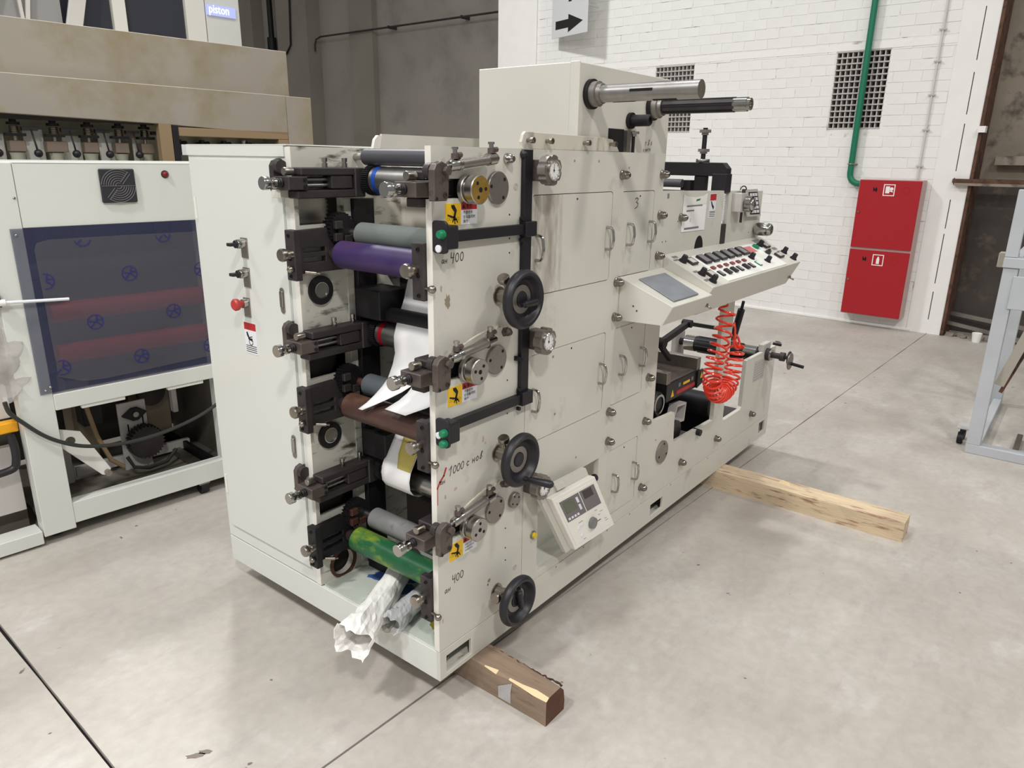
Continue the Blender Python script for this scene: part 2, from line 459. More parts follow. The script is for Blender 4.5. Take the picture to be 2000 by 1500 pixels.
# bricks: four slightly different bricks share their meshes; the 300 best seen are parts, the rest one part
PIT = 0.0985; BL = 0.258
R = random.Random(3)
proto = []
for k in range(5):
    hs, hz = (BL - 0.0042) / 2, (PIT - 0.0042) / 2
    j = [[R.uniform(-0.0022, 0.0022) for _ in range(3)] for _ in range(8)]
    vs = []
    for i, (sx, sz, so) in enumerate([(-1, -1, 0), (1, -1, 0), (1, 1, 0), (-1, 1, 0), (-1, -1, 1), (1, -1, 1), (1, 1, 1), (-1, 1, 1)]):
        ins = 0.0015 * so
        p = WD * (sx * (hs - ins) + j[i][0]) + Vector((0, 0, sz * (hz - ins) + j[i][1])) - WN * (so * 0.0075 - 0.006 + j[i][2] * 0.45)
        vs.append(tuple(p))
    me = bpy.data.meshes.new('brick'); me.from_pydata(vs, [], [(0, 3, 2, 1), (4, 5, 6, 7), (0, 1, 5, 4), (1, 2, 6, 5), (2, 3, 7, 6), (3, 0, 4, 7)])
    me.materials.append(MT['brick_white']); me.update(); proto.append(me)
camloc = cam.matrix_world.translation; cinv = cam.matrix_world.inverted()
def pix(p):
    q = cinv @ Vector(p)
    return 1000 + 1416.63 * q.x / -q.z, 750 - 1416.63 * q.y / -q.z
cells = []
for r in range(40):
    z = (r + 0.5) * PIT; off = (0.5 if r % 2 else 0.0) * BL + R.uniform(-0.03, 0.03); c = 0
    s = 0.03 + off - BL
    while s < 4.95:
        s0, s1 = max(s, 0.025), min(s + BL, 4.95); mid = (s0 + s1) / 2
        s += BL
        if s1 - s0 < 0.05: continue
        parts = [(s0, s1)]
        for v in VENTS:
            if z + PIT / 2 > v[2] - 0.01 and z - PIT / 2 < v[3] + 0.07:
                nx = []
                for (a, e) in parts:
                    if e <= v[0] - 0.01 or a >= v[1] + 0.01: nx.append((a, e))
                    else:
                        if a < v[0] - 0.05: nx.append((a, v[0] - 0.008))
                        if e > v[1] + 0.05: nx.append((v[1] + 0.008, e))
                parts = nx
        for (a, e) in parts:
            if e - a < 0.04: continue
            u, w = pix(wp((a + e) / 2, z)); vis = -20 < u < 2020 and -20 < w < 700
            hid = (900 < u < 1310 and w > 150) or (u < 1600 and w > 330 and u < 1480) or u < 1040
            if 0.09 < (a + e) / 2 < 0.66 and 0.12 < z < 1.45: hid = True
            cells.append((0 if vis and not hid else (1 if vis else 2), (a + e) / 2, z, (e - a) / BL))
cells.sort(key=lambda c: (c[0], c[1] ** 2 * 1.0 + (c[2] - 1.6) ** 2))
rest = B()
for i, (k, s, z, f) in enumerate(cells):
    me = proto[R.randrange(5)]
    p = wp(s, z, R.uniform(-0.001, 0.0012))
    if i < 300 and f > 0.97:
        o = bpy.data.objects.new('brick', me); COL.objects.link(o); o.parent = wall; o.location = Vector(p) - FP[wall]; FP[o] = Vector(p)
    else:
        vs = []
        for v in me.vertices:
            d = WD.dot(v.co); vs.append(Vector(p) + v.co + WD * (d * (f - 1)))
        rest.add(vs, [tuple(q.vertices) for q in me.polygons])
st = build('brickwork', rest, 'brick_white', wall, merge=False); st['kind'] = 'stuff'
# smooth band over the vents, vents made of a concrete lattice
build('wall_band', WB().wbox(0.03, 4.94, 2.68, 2.735, -0.004, 0.0045), 'plaster_white', wall)
for (s0, s1, z0, z1) in VENTS:
    g = build('vent_grille', WB().wbox(s0, s1, z0, z1, -0.25, -0.20), 'dark_void', wall)
    for i in range(14):
        z = z0 + (z1 - z0) * i / 13
        build('grille_bar', WB().wbox(s0, s1, z - 0.006, z + 0.006, -0.13, 0.004), 'grille_grey', g)
    for i in range(11):
        s = s0 + (s1 - s0) * i / 10
        build('grille_bar', WB().wbox(s - 0.0055, s + 0.0055, z0, z1, -0.13, -0.004), 'grille_grey', g)
# base moulding, end pilaster and door jamb
build('baseboard_back', WB().wbox(0.0, 4.95, 0.0, 0.028, -0.002, 0.02), 'plaster_white', bevel=0.004)['kind'] = 'structure'
build('trim_1', WB().wbox(4.95, 5.62, 0.0, 5.2, -0.3, 0.03), 'plaster_white', bevel=0.006)['kind'] = 'structure'
b = WB(); slits = []
for (z0, z1) in ((0.14, 0.42), (0.50, 0.98), (1.03, 1.30), (1.44, 1.50), (1.56, 1.98), (2.06, 2.42), (2.52, 2.96), (3.05, 3.5)):
    slits.append([(-0.152, z0), (-0.143, z0), (-0.143, z1), (-0.152, z1)])
wprism(b, [(-0.272, 0.0), (0.03, 0.0), (0.03, 4.6), (-0.272, 4.6)], -0.02, 0.012, slits)
jb = build('trim_2', b, 'plaster_white'); jb['kind'] = 'structure'
build('slit_backing', WB().wbox(-0.27, 0.02, 0.1, 4.5, -0.06, -0.03), 'dark_void', jb)
# open doorway on the right: rusty steel jamb, beam across, rough recess behind
b = WB().wbox(-0.30, -0.272, 0.0, 4.6, -0.30, 0.02)
dr = build('door_1', b, 'rust'); dr['kind'] = 'structure'
build('lintel_beam', WB().wbox(-3.2, -0.14, 1.455, 1.492, -0.04, 0.05), 'rust', dr)
build('lintel_beam', WB().wbox(-3.2, -0.16, 1.432, 1.455, -0.04, 0.07), 'old_concrete', dr)
build('door_leaf', WB().wbox(-3.2, -0.29, 0.0, 1.44, -0.36, -0.33), mat('door_rubbed', (72, 66, 62), 0.8, var=0.25, scale=3, c2=(98, 88, 76), thr=(0.55, 0.68)), dr)
build('upper_slab', WB().wbox(-3.2, -0.29, 1.49, 4.6, -0.42, -0.30), 'old_concrete', dr)
build('upper_ledge', WB().wbox(-3.2, -0.42, 1.62, 1.70, -0.30, -0.16), 'old_concrete', dr)
build('stop_block', WB().wbox(-0.33, -0.272, 1.90, 1.955, -0.02, 0.07), 'plaster_white', dr)
build('rail', WB().beam(wp(-0.30, 0.20, -0.2), wp(-2.2, 0.06, 0.05), 0.02, 0.04), 'brushed', dr)
build('rail', WB().beam(wp(-0.30, 0.12, -0.1), wp(-1.2, 0.03, 0.03), 0.02, 0.035), 'brushed', dr)
for i in range(16):
    s = -0.34 - 0.045 * i - R.uniform(0, 0.02); r = R.uniform(0.012, 0.034); p = Vector(wp(s, r * 0.55, -0.04 + R.uniform(-0.05, 0.06)))
    bb = B(); vs = [p + Vector((R.uniform(-r, r) * 0.4 + sx * r, sy * r + R.uniform(-r, r) * 0.4, sz * r * 0.55)) for sz in (-1, 1) for (sx, sy) in ((-1, -1), (1, -1), (1, 1), (-1, 1))]
    bb.hexa(vs); build('rubble_piece', bb, 'old_concrete', dr)
# far wall of the unlit hall behind
wf = build('wall_far', B().box(9.5, 9.7, 4.5, 21, 0, 8), 'hall_wall'); wf['kind'] = 'structure'
for (y0, y1, d) in ((12.55, 13.6, 0.35), (10.75, 11.45, 0.14), (14.6, 15.6, 0.3)):
    build('pilaster', B().box(9.5 - d, 9.52, y0, y1, 0, 8), 'hall_pilaster', wf)
wl = build('wall_left', B().box(-4, 12, 20.5, 20.7, 0, 8), 'hall_wall'); wl['kind'] = 'structure'
wr = build('wall_right', B().box(7.25, 7.45, -8, -0.2, 0, 5), 'old_concrete'); wr['kind'] = 'structure'
pp = root('wall_pipe', 'thin dark pipe running level across the unlit grey wall', 'pipe', (9.4, 10, 3.95))
build('pipe_run', B().tube([(9.30, 5.6, 4.02), (9.30, 12.3, 4.02), (9.30, 12.45, 3.98), (9.30, 12.5, 3.88), (9.30, 12.5, 3.75)], 0.018), 'dark_steel', pp)
for y in (6.5, 8.3, 10.2): build('pipe_clip', B().box(9.28, 9.5, y - 0.02, y + 0.02, 3.995, 4.045), 'dark_steel', pp)
cb = root('wall_cable', 'thin dark cable bending down the grey pilaster', 'cable', (9.1, 13.2, 3.3))
build('cable_run', B().tube([(9.12, 13.0, 5.4), (9.12, 13.05, 4.6), (9.12, 13.1, 3.9), (9.12, 13.25, 3.75), (9.12, 13.45, 3.7), (9.12, 13.5, 3.6), (9.12, 13.5, 1.4)], 0.02), 'black_iron', cb)
dp = root('drain_pipe', 'thick dark upright pipe beside the white tower cabinet', 'pipe', (9.35, 14.2, 0))
build('pipe_run', B().cyl((9.35, 14.1, 0), (9.35, 14.1, 6.5), 0.06), 'black_iron', dp)
build('pipe_collar', B().cyl((9.35, 14.1, 3.9), (9.35, 14.1, 4.15), 0.10), 'black_iron', dp)

# ---------------------------------------------------------------- things on the brick wall
fc = root('fire_cabinet', 'tall red two-door fire hose cabinet on the white brick wall', 'cabinet', wp(0.38, 0.11, 0.1))
def wbx(n, s0, s1, z0, z1, o0, o1, m, par, bev=0.0): return build(n, WB().wbox(s0, s1, z0, z1, o0, o1), m, par, bevel=bev)
wbx('body', 0.075, 0.645, 0.125, 1.47, 0.012, 0.165, 'fire_side_reflection', fc, 0.003)
for (z0, z1, icon) in ((0.81, 1.462, 'hose'), (0.135, 0.785, 'ext')):
    dd = wbx('door', 0.082, 0.638, z0, z1, 0.166, 0.182, 'fire_red', fc, 0.002)
    zc = z1 - 0.09
    b = WB(); wprism(b, [(0.308, zc - 0.055), (0.412, zc - 0.055), (0.412, zc + 0.055), (0.308, zc + 0.055)], 0.182, 0.1835, [[(0.316, zc - 0.047), (0.404, zc - 0.047), (0.404, zc + 0.047), (0.316, zc + 0.047)]])
    if icon == 'hose':
        b.wbox(0.355, 0.392, zc - 0.03, zc + 0.035, 0.182, 0.1835); wprism(b, circ(0.338, zc + 0.012, 0.016, 14), 0.182, 0.1835)
        wprism(b, [(0.324, zc - 0.02), (0.356, zc - 0.012), (0.356, zc - 0.003), (0.324, zc - 0.008)], 0.182, 0.1835)
    else:
        wprism(b, [(0.346, zc - 0.038), (0.374, zc - 0.038), (0.374, zc + 0.012), (0.366, zc + 0.024), (0.366, zc + 0.034), (0.352, zc + 0.034), (0.352, zc + 0.024), (0.346, zc + 0.012)], 0.182, 0.1835)
    build('symbol', b, 'white_print', dd)
    b = WB(); wprism(b, circ(0.215, zc, 0.036, 20), 0.182, 0.184, [circ(0.215, zc, 0.029, 20)]); build('viewing_ring', b, 'fire_red', dd)
    b = WB(); wprism(b, [(0.505, zc + 0.03), (0.488, zc + 0.004), (0.478, zc + 0.028), (0.466, zc + 0.002), (0.474, zc - 0.026), (0.486, zc - 0.008), (0.5, zc - 0.02), (0.506, zc + 0.004)], 0.1822, 0.183); build('broken_seal_hole', b, 'dark_void', dd)
    b = WB(); wprism(b, circ(0.612, (z0 + z1) / 2 + 0.02, 0.011, 12), 0.182, 0.19); build('lock', b, 'dull_chrome', dd)
gp = root('water_pipe', 'green upright water pipe bending into the red fire cabinet', 'pipe', wp(0.75, 1.4, 0.06))
P = [wp(0.78, 5.0, 0.06)] + [wp(0.78, 1.60, 0.06)] + [wp(0.78 - 0.10 * (1 - math.cos(t)), 1.52 - 0.10 * math.sin(t), 0.06) for t in [PI / 2 * i / 6 for i in range(7)]] + [wp(0.64, 1.42, 0.06)]
build('pipe_run', B().tube(P, 0.030, 14), 'pipe_green', gp)
b = WB(); b.tube([wp(0.78 + 0.036 * math.cos(a), 1.61, 0.06 + 0.036 * math.sin(a)) for a in [2 * PI * i / 16 for i in range(16)]], 0.006, 6, closed=True)
b.wbox(0.735, 0.825, 1.605, 1.615, 0.0, 0.03); build('pipe_clamp', b, 'dull_chrome', gp)
cd = root('conduit', 'thin pale cable conduit clipped to the brick wall right of the green pipe', 'conduit', wp(0.165, 2.2, 0.02))
build('tube', B().cyl(wp(0.165, 1.48, 0.018), wp(0.165, 4.6, 0.018), 0.0085, n=10), 'conduit', cd)
for z in (1.60, 1.93, 2.24, 2.53, 2.80, 3.1): build('clip', WB().wbox(0.135, 0.195, z - 0.006, z + 0.006, 0.01, 0.03), 'grille_grey', cd)
# hanging sign, one edge stands off the wall
SL = Vector((6.90, 4.60, 3.07)); SR = Vector((6.67, 3.92, 3.07)); sx = (SR - SL).normalized(); sz = Vector((0, 0, 1)); sn = sx.cross(sz)
def sp(u, v, d=0.0): return SL + sx * u + sz * v + sn * d
Wd = (SR - SL).length
b = B(); b.hexa([sp(0, 0, -0.008), sp(Wd, 0, -0.008), sp(Wd, 0, 0), sp(0, 0, 0), sp(0, 0.9, -0.008), sp(Wd, 0.9, -0.008), sp(Wd, 0.9, 0), sp(0, 0.9, 0)])
sg = root('direction_sign', 'grey sign with a black 1 and arrow pointing right', 'sign', SL + sx * (Wd / 2))
build('sign_board', b, 'sign_grey', sg, bevel=0.002)
b = B(); b.add([sp(u, v, 0.0015) for (u, v) in ((0.08, 0.095), (0.34, 0.095), (0.34, 0.04), (0.63, 0.14), (0.34, 0.245), (0.34, 0.19), (0.08, 0.19))], [(0, 1, 2, 3, 4, 5, 6)]); build('arrow', b, 'print_black', sg, merge=False)
text('numeral', '1', 0.62, sp(0.21, 0.38), sx, sz, 'print_black', sg, lift=0.002)
b = B(); b.beam(sp(Wd - 0.02, 0.3, -0.01), sp(Wd - 0.02, 0.3, -0.01) + WN * 0.22, 0.02, 0.02); build('bracket', b, 'grille_grey', sg)
# ================================================================ the label printing press
press = root('printing_press', 'cream label printing press with three ink stations, handwheels and sloped control console', 'machine', (0, 0, 0.095))
PX = (1, 0, 0); PZ = (0, 0, 1)
# plinth
def base_side():
    poly = [(0, 0.095), (2.74, 0.095), (2.74, 0.215), (0.40, 0.215), (0.40, 0.197), (0, 0.197)]
    holes = [[(a, c), (e, c), (e, d), (a, d)] for (a, e, c, d) in ((0.03, 0.142, 0.112, 0.170), (1.316, 1.432, 0.122, 0.176), (2.606, 2.696, 0.128, 0.192))]
    return B().prism(poly, 'y', 0.0, 0.012, holes)
pl = build('plinth_side', base_side(), 'cream_side', press, 0.0015)
build('plinth_front', B().box(0, 0.012, 0.0122, 1.12, 0.095, 0.196), 'cabinet_white', press, 0.0015)
build('plinth_far_side', B().box(0.012, 2.74, 1.108, 1.12, 0.095, 0.197), 'cream', press)
build('plinth_end', B().box(2.728, 2.74, 0.012, 1.108, 0.095, 0.197), 'cream', press)
build('plinth_floor', B().box(0.012, 2.728, 0.012, 1.108, 0.097, 0.104), 'cream_grimy', press)
for (a, e) in ((0.02, 0.15), (1.31, 1.44), (2.6, 2.7)):
    q = build('pocket_back', B().box(a, e, 0.075, 0.08, 0.105, 0.195), 'pad_grey', press)
    build('foot_bolt', B().cyl((a + 0.045, 0.045, 0.104), (a + 0.045, 0.045, 0.13), 0.009).cyl((a + 0.045, 0.045, 0.118), (a + 0.045, 0.045, 0.126), 0.014, n=6), 'dull_chrome', q)
tr = build('ink_tray', B().box(0.012, 0.42, 0.02, 0.557, 0.19, 0.2), 'tray', press)
def puddle(name, cx, cy, rx, ry, rot, m, seed):
    r = random.Random(seed); P = []
    for i in range(36):
        a = 2 * PI * i / 36; q = 1 + 0.16 * math.sin(3 * a + seed) + r.uniform(-0.08, 0.08)
        x, y = rx * q * math.cos(a), ry * q * math.sin(a); P.append((cx + x * math.cos(rot) - y * math.sin(rot), cy + x * math.sin(rot) + y * math.cos(rot)))
    build(name, B().prism(P, 'z', 0.2, 0.2006), m, tr)
puddle('ink_puddle', 0.20, 0.40, 0.035, 0.10, 0.5, 'tray_blue', 1); puddle('ink_puddle', 0.15, 0.33, 0.03, 0.07, 0.8, 'tray_blue', 2)
puddle('ink_puddle', 0.13, 0.08, 0.085, 0.05, 0.2, 'tray_ochre', 3)

# ---- electrical cabinet on the far left
build('cabinet_shell', B().box(0.0, 0.006, 0.581, 1.12, 0.2, 1.63).box(0.006, 0.42, 1.11, 1.12, 0.2, 1.63).box(0.006, 0.42, 0.581, 1.11, 1.618, 1.63).box(0.41, 0.42, 0.581, 1.11, 0.2, 1.618), 'cabinet_white', press, 0.0015)
build('cabinet_cap', B().box(-0.004, 0.0, 0.585, 1.12, 1.60, 1.63).prism([(-0.004, 0.57), (0.10, 0.57), (0.40, 0.60), (0.40, 1.118), (-0.004, 1.118)], 'z', 1.6305, 1.634), 'cabinet_white', press)
cdoor = build('cabinet_door', B().prism(rrect(0.600, 1.082, 0.258, 1.588, 0.004), 'x', -0.009, -0.0005), 'cabinet_white', press, 0.0012)
for z in (1.434, 0.428):
    build('hinge', B().cyl((-0.009, 1.088, z - 0.035), (-0.009, 1.088, z + 0.035), 0.0055), 'white_paint', cdoor)
def xcyl(x0, x1, y, z, r, n=18): return B().cyl((x0, y, z), (x1, y, z), r, n=n)
def plate_lab(y, z):
    build('button_plate', B().box(-0.012, -0.009, y - 0.02, y + 0.015, z - 0.045, z + 0.018), 'brushed', cdoor)
for (y, z, k) in ((0.822, 1.335, 0), (0.824, 1.241, 0), (0.838, 1.142, 1)):
    plate_lab(y, z)
    if k == 0:
        q = build('selector_switch', B().lathe((-0.012, y, z), (-1, 0, 0), [(0, 0), (0, 0.016), (0.022, 0.0145), (0.024, 0.013), (0.024, 0)]), 'chrome', cdoor)
        build('switch_grip', B().lathe((-0.036, y, z), (-1, 0, 0), [(0, 0), (0, 0.0125), (0.006, 0.0125), (0.006, 0)]).box(-0.064, -0.042, y - 0.011, y + 0.011, z - 0.005, z + 0.005), 'black_plastic', cdoor, 0.001)
    else:
        build('button_ring', B().lathe((-0.012, y, z), (-1, 0, 0), [(0, 0), (0, 0.016), (0.014, 0.0145), (0.014, 0)]), 'chrome', cdoor)
        build('emergency_stop', B().lathe((-0.026, y, z), (-1, 0, 0), [(0, 0), (0, 0.011), (0.008, 0.012), (0.016, 0.019), (0.026, 0.020), (0.031, 0.016), (0.033, 0)]), 'button_red', cdoor)
for z in (1.176, 0.693):
    b = B(); b.prism([(0.637 + 0.010 * math.cos(a), z + (0.030 if math.sin(a) > 0 else -0.030) + 0.010 * math.sin(a)) for a in [2 * PI * i / 20 for i in range(20)]], 'x', -0.012, -0.009)
    q = build('latch_plate', b, 'brushed', cdoor)
    b = B(); b.prism([(0.637 + 0.007 * math.cos(a), z + 0.004 + (0.020 if math.sin(a) > 0 else -0.020) + 0.007 * math.sin(a)) for a in [2 * PI * i / 20 for i in range(20)]], 'x', -0.0165, -0.012)
    build('latch_lever', b, 'chrome', cdoor, 0.001)
sk = build('warning_sticker', B().box(-0.0104, -0.009, 0.798, 0.866, 0.972, 1.078), 'sticker_white', cdoor)
build('sticker_header', B().box(-0.0108, -0.0104, 0.799, 0.865, 1.053, 1.077), 'sticker_red', cdoor)
b = B(); b.prism(circ(0.832, 1.013, 0.012, 20), 'x', -0.0108, -0.0104, [circ(0.832, 1.013, 0.0092, 20)])
b.prism([(0.855, 1.044), (0.848, 1.046), (0.838, 1.026), (0.826, 1.020), (0.828, 1.016), (0.842, 1.020), (0.852, 1.032)], 'x', -0.0108, -0.0104)
for i in range(3): b.beam((-0.0106, 0.846, 1.026 - 0.002 * i), (-0.0106, 0.822, 1.032 - 0.008 * i), 0.0005, 0.003)
for z in (0.999, 0.9925, 0.986, 0.979): b.box(-0.0108, -0.0104, 0.802, 0.862, z - 0.0012, z + 0.0012)
build('sticker_print', b, 'print_black', cdoor)

# ---- inner (far) side plate with openings, bulkhead, dark columns
UZ = [0.0, -0.477, -0.954]
poly = [(0.0, 0.2), (0.42, 0.2), (0.42, 1.628), (0.0, 1.628)]
holes = [[(0.014, 1.405 + u), (0.172, 1.405 + u), (0.172, 1.482 + u), (0.014, 1.482 + u)] for u in UZ]
holes.append([(0.095 + 0.045 * math.cos(2 * PI * i / 24), 0.250 + 0.045 * math.sin(2 * PI * i / 24)) for i in range(24)])
build('far_side_plate', B().prism(poly, 'y', 0.557, 0.580, holes), 'cream_grimy', press)
build('plate_edge', B().box(-0.0012, 0.0, 0.557, 0.580, 0.2, 1.628), 'cream_edge', press)
build('bulkhead', B().box(0.42, 0.43, 0.012, 1.10, 0.2, 1.628), 'cream_scuffed', press)
build('gearbox_wall', B().box(0.012, 0.41, 0.70, 0.71, 0.2, 1.35), 'black_iron', press)
build('upper_lining', B().box(0.012, 0.41, 0.70, 0.71, 1.35, 1.618), 'cream', press)
build('interior_shade_sheet', B().box(0.405, 0.4195, 0.021, 0.556, 0.201, 1.285), 'inner_dark', press)  # added dark sheet standing in for the gloom behind the lower rollers
build('gear_column', B().box(0.205, 0.285, 0.535, 0.5565, 0.2, 1.478), 'black_iron', press, 0.002)
build('plate_rib', B().box(0.178, 0.203, 0.552, 0.5568, 0.22, 1.478), 'cream_grimy', press)
build('bore_shade_disc', B().cyl((0.095, 0.585, 0.25), (0.095, 0.59, 0.25), 0.075), 'dark_void', press)  # black disc added so the bore reads dark inside
build('bore_ring', B().prism(circ(0.095, 0.25, 0.056, 28), 'y', 0.550, 0.557, [circ(0.095, 0.25, 0.0455, 28)]), 'rusty_steel', press)
build('top_strip', B().prism([(0.315, 1.6281), (0.84, 1.6281), (0.825, 1.672), (0.325, 1.672)], 'y', 0.532, 0.54), 'cream', press)
build('strip_gusset', B().prism([(0.29, 1.628), (0.322, 1.628), (0.322, 1.668), (0.312, 1.668), (0.298, 1.655)], 'y', 0.534, 0.546), 'cream_edge', press)

def gear(b, c, r, y0, y1, teeth, dz=0.006):
    P = []
    for i in range(teeth * 4):
        a = 2 * PI * i / (teeth * 4); q = r if i % 4 in (1, 2) else r - dz
        P.append((c[0] + q * math.cos(a), c[1] + q * math.sin(a)))
    return b.prism(P, 'y', y0, y1)

# ---- one slide carriage: s=+1 on the far plate, -1 on the near plate; t runs inwards from the plate
def slide(u, s, tint):
    yp = 0.557 if s > 0 else 0.02
    def Y(t): return yp - s * t
    def bx(b, x0, x1, t0, t1, z0, z1):
        a, c = sorted((Y(t0), Y(t1))); return b.box(x0, x1, a, c, z0 + u, z1 + u)
    b = B(); bx(b, -0.006, 0.21, 0.001, 0.052, 1.549, 1.571); bx(b, -0.02, 0.215, 0.001, 0.050, 1.485, 1.508); bx(b, 0.186, 0.226, 0.001, 0.054, 1.4852, 1.5705)
    fr = build('slide_frame', b, 'dark_steel', press, 0.003)
    b = B(); bx(b, 0.10, 0.178, 0.008, 0.050, 1.511, 1.547); build('slide_carriage', b, 'dark_steel', fr, 0.002)
    for z in (1.521, 1.538): build('guide_rod', B().cyl((0.01, Y(0.028), z + u), (0.105, Y(0.028), z + u), 0.006, n=10), 'steel', fr)
    b = B(); bx(b, -0.052, 0.012, -0.018, 0.056, 1.510, 1.5465)
    fb = build('slide_block', b, tint, fr, 0.002)
    for z in (1.519, 1.538): build('socket_bolt', B().cyl((0.001, Y(0.056), z + u), (0.001, Y(0.06), z + u), 0.0055, n=10), 'black_iron', fr)
    y = Y(0.022); z = 1.529 + u
    b = B().lathe((-0.052, y, z), (-1, 0, 0), [(0, 0), (0, 0.013), (0.006, 0.013), (0.008, 0.011), (0.012, 0.013), (0.016, 0.011), (0.02, 0.013), (0.024, 0.011), (0.024, 0.008)])
    build('screw_spring', b, 'black_iron', fr)
    b = B().lathe((-0.074, y, z), (-1, 0, 0), [(0, 0.007), (0, 0.015), (0.009, 0.015), (0.011, 0.0085), (0.02, 0.0085), (0.022, 0.0165), (0.024, 0.0185), (0.040, 0.0185), (0.042, 0.017), (0.042, 0)], 22)
    build('adjusting_knob', b, 'chrome', fr)
    b = B().lathe((-0.044, Y(0.022), 1.560 + u), (1, 0, 0), [(0, 0), (0, 0.0105), (0.002, 0.0115), (0.028, 0.0115), (0.028, 0)]); build('stop_pin', b, 'dull_chrome', fr)
    if s > 0 and u == 0.0: bx(B(), 0, 0.01, 0, 0.01, 0, 0.01) and build('slide_rest', bx(B(), -0.045, -0.0015, -0.04, 0.002, 1.486, 1.5085), 'cream', fr, 0.001)
    # swing arm on the outside of the plate
    P = [(-0.034, 1.503), (0.010, 1.503), (0.017, 1.515), (0.020, 1.572), (0.012, 1.588), (-0.006, 1.595), (-0.026, 1.588), (-0.034, 1.575)]
    a, c = sorted((Y(-0.042), Y(-0.062)))
    arm = build('swing_arm', B().prism([(p[0], p[1] + u) for p in P], 'y', a, c), tint, press, 0.002)
    b = B().cyl((-0.016, Y(-0.0235), 1.572 + u), (-0.016, Y(-0.042), 1.572 + u), 0.019); build('pivot_boss', b, 'dark_steel', arm)
    b = B().lathe((0.004, Y(-0.062), 1.573 + u), (0, s, 0), [(0, 0), (0, 0.009), (0.004, 0.009), (0.004, 0.0115), (0.013, 0.0115), (0.013, 0)], 6); build('hex_bolt', b, 'bracket_steel', arm)
    b = B().lathe((0.003, Y(-0.062), 1.517 + u), (0, s, 0), [(0, 0), (0, 0.0065), (0.0025, 0.0065), (0.0025, 0.004), (0.001, 0.004), (0.001, 0)], 12); build('arm_screw', b, 'dark_steel', arm)
    b = B().lathe((-0.028, Y(-0.062), 1.509 + u), (0, s, 0), [(0, 0), (0, 0.005), (0.003, 0.005), (0.003, 0.003), (0.001, 0.003), (0.001, 0)], 12); build('arm_screw', b, 'dark_steel', arm)
    return fr
# ---- lower bracket that carries the ink roller
def lower(u, s, tint, m2):
    yp = 0.557 if s > 0 else 0.02
    dx = 0.0 if s > 0 else 0.030
    def Y(t): return yp - s * t
    def srt(t0, t1): return sorted((Y(t0), Y(t1)))
    P = [(-0.036, 1.270), (-0.036, 1.395), (0.085, 1.398), (0.115, 1.36), (0.13, 1.31), (0.20, 1.285), (0.20, 1.268)]
    holes = [[(-0.006, 1.300), (0.076, 1.300), (0.076, 1.316), (-0.006, 1.316)], [(-0.006, 1.330), (0.076, 1.330), (0.076, 1.344), (-0.006, 1.344)]]
    a, c = srt(0.012, 0.034)
    pb = build('roller_bracket', B().prism([(p[0] + dx, p[1] + u) for p in P], 'y', a, c, [[(p[0] + dx, p[1] + u) for p in h] for h in holes]), m2, press, 0.0015)
    a, c = srt(0.001, 0.044); build('bracket_front_bar', B().box(dx - 0.042, dx - 0.018, a, c, 1.252 + u, 1.398 + u), m2, pb, 0.002)
    a, c = srt(0.015, 0.030); build('slide_shoe', B().box(dx - 0.004, dx + 0.074, a, c, 1.318 + u, 1.328 + u), 'brushed', pb)
    y = Y(0.030); z = 1.330 + u
    b = B().lathe((dx - 0.042, y, z), (-1, 0, 0), [(0, 0), (0, 0.013), (0.010, 0.013), (0.010, 0.008), (0.018, 0.0075), (0.020, 0.013), (0.024, 0.0185), (0.034, 0.0195), (0.039, 0.017), (0.041, 0)], 22)
    build('roller_knob', b, 'dull_chrome', pb)
    yb = Y(0.030) if s > 0 else Y(-0.030)
    b = B().sphere((dx * 1.2 - 0.050, yb, 1.287 + u), 0.0105).cyl((dx * 1.2 - 0.048, yb, 1.287 + u), (dx - 0.03, Y(0.035), 1.284 + u), 0.0045, n=10)
    build('ball_stop', b, 'dull_chrome', pb)
    b = B().cyl((-0.005, Y(0.038), 1.275 + u), (0.02, Y(0.056), 1.271 + u), 0.006, n=10).cyl((0.02, Y(0.056), 1.271 + u), (0.03, Y(0.060), 1.269 + u), 0.0035, n=8)
    build('spring_pin', b, 'dull_chrome', pb)
    for zz in (1.382, 1.315, 1.265): build('socket_bolt', B().lathe((dx - 0.042, Y(0.02), zz + u), (-1, 0, 0), [(0, 0), (0, 0.0055), (0.003, 0.0055), (0.003, 0.0035), (0.001, 0.0035), (0.001, 0)], 10), 'black_iron', pb)
    return pb
INK = [('ink_purple', 'rubber_grey', 'band_blue', 'purple ink roller'), ('ink_brown', 'rubber_dark', 'band_red', 'brown ink roller'), ('ink_green', 'rubber_light', None, 'green and yellow smeared ink roller')]
def ycyl(x, z, y0, y1, r, n=24): return B().cyl((x, y0, z), (x, y1, z), r, n=n)
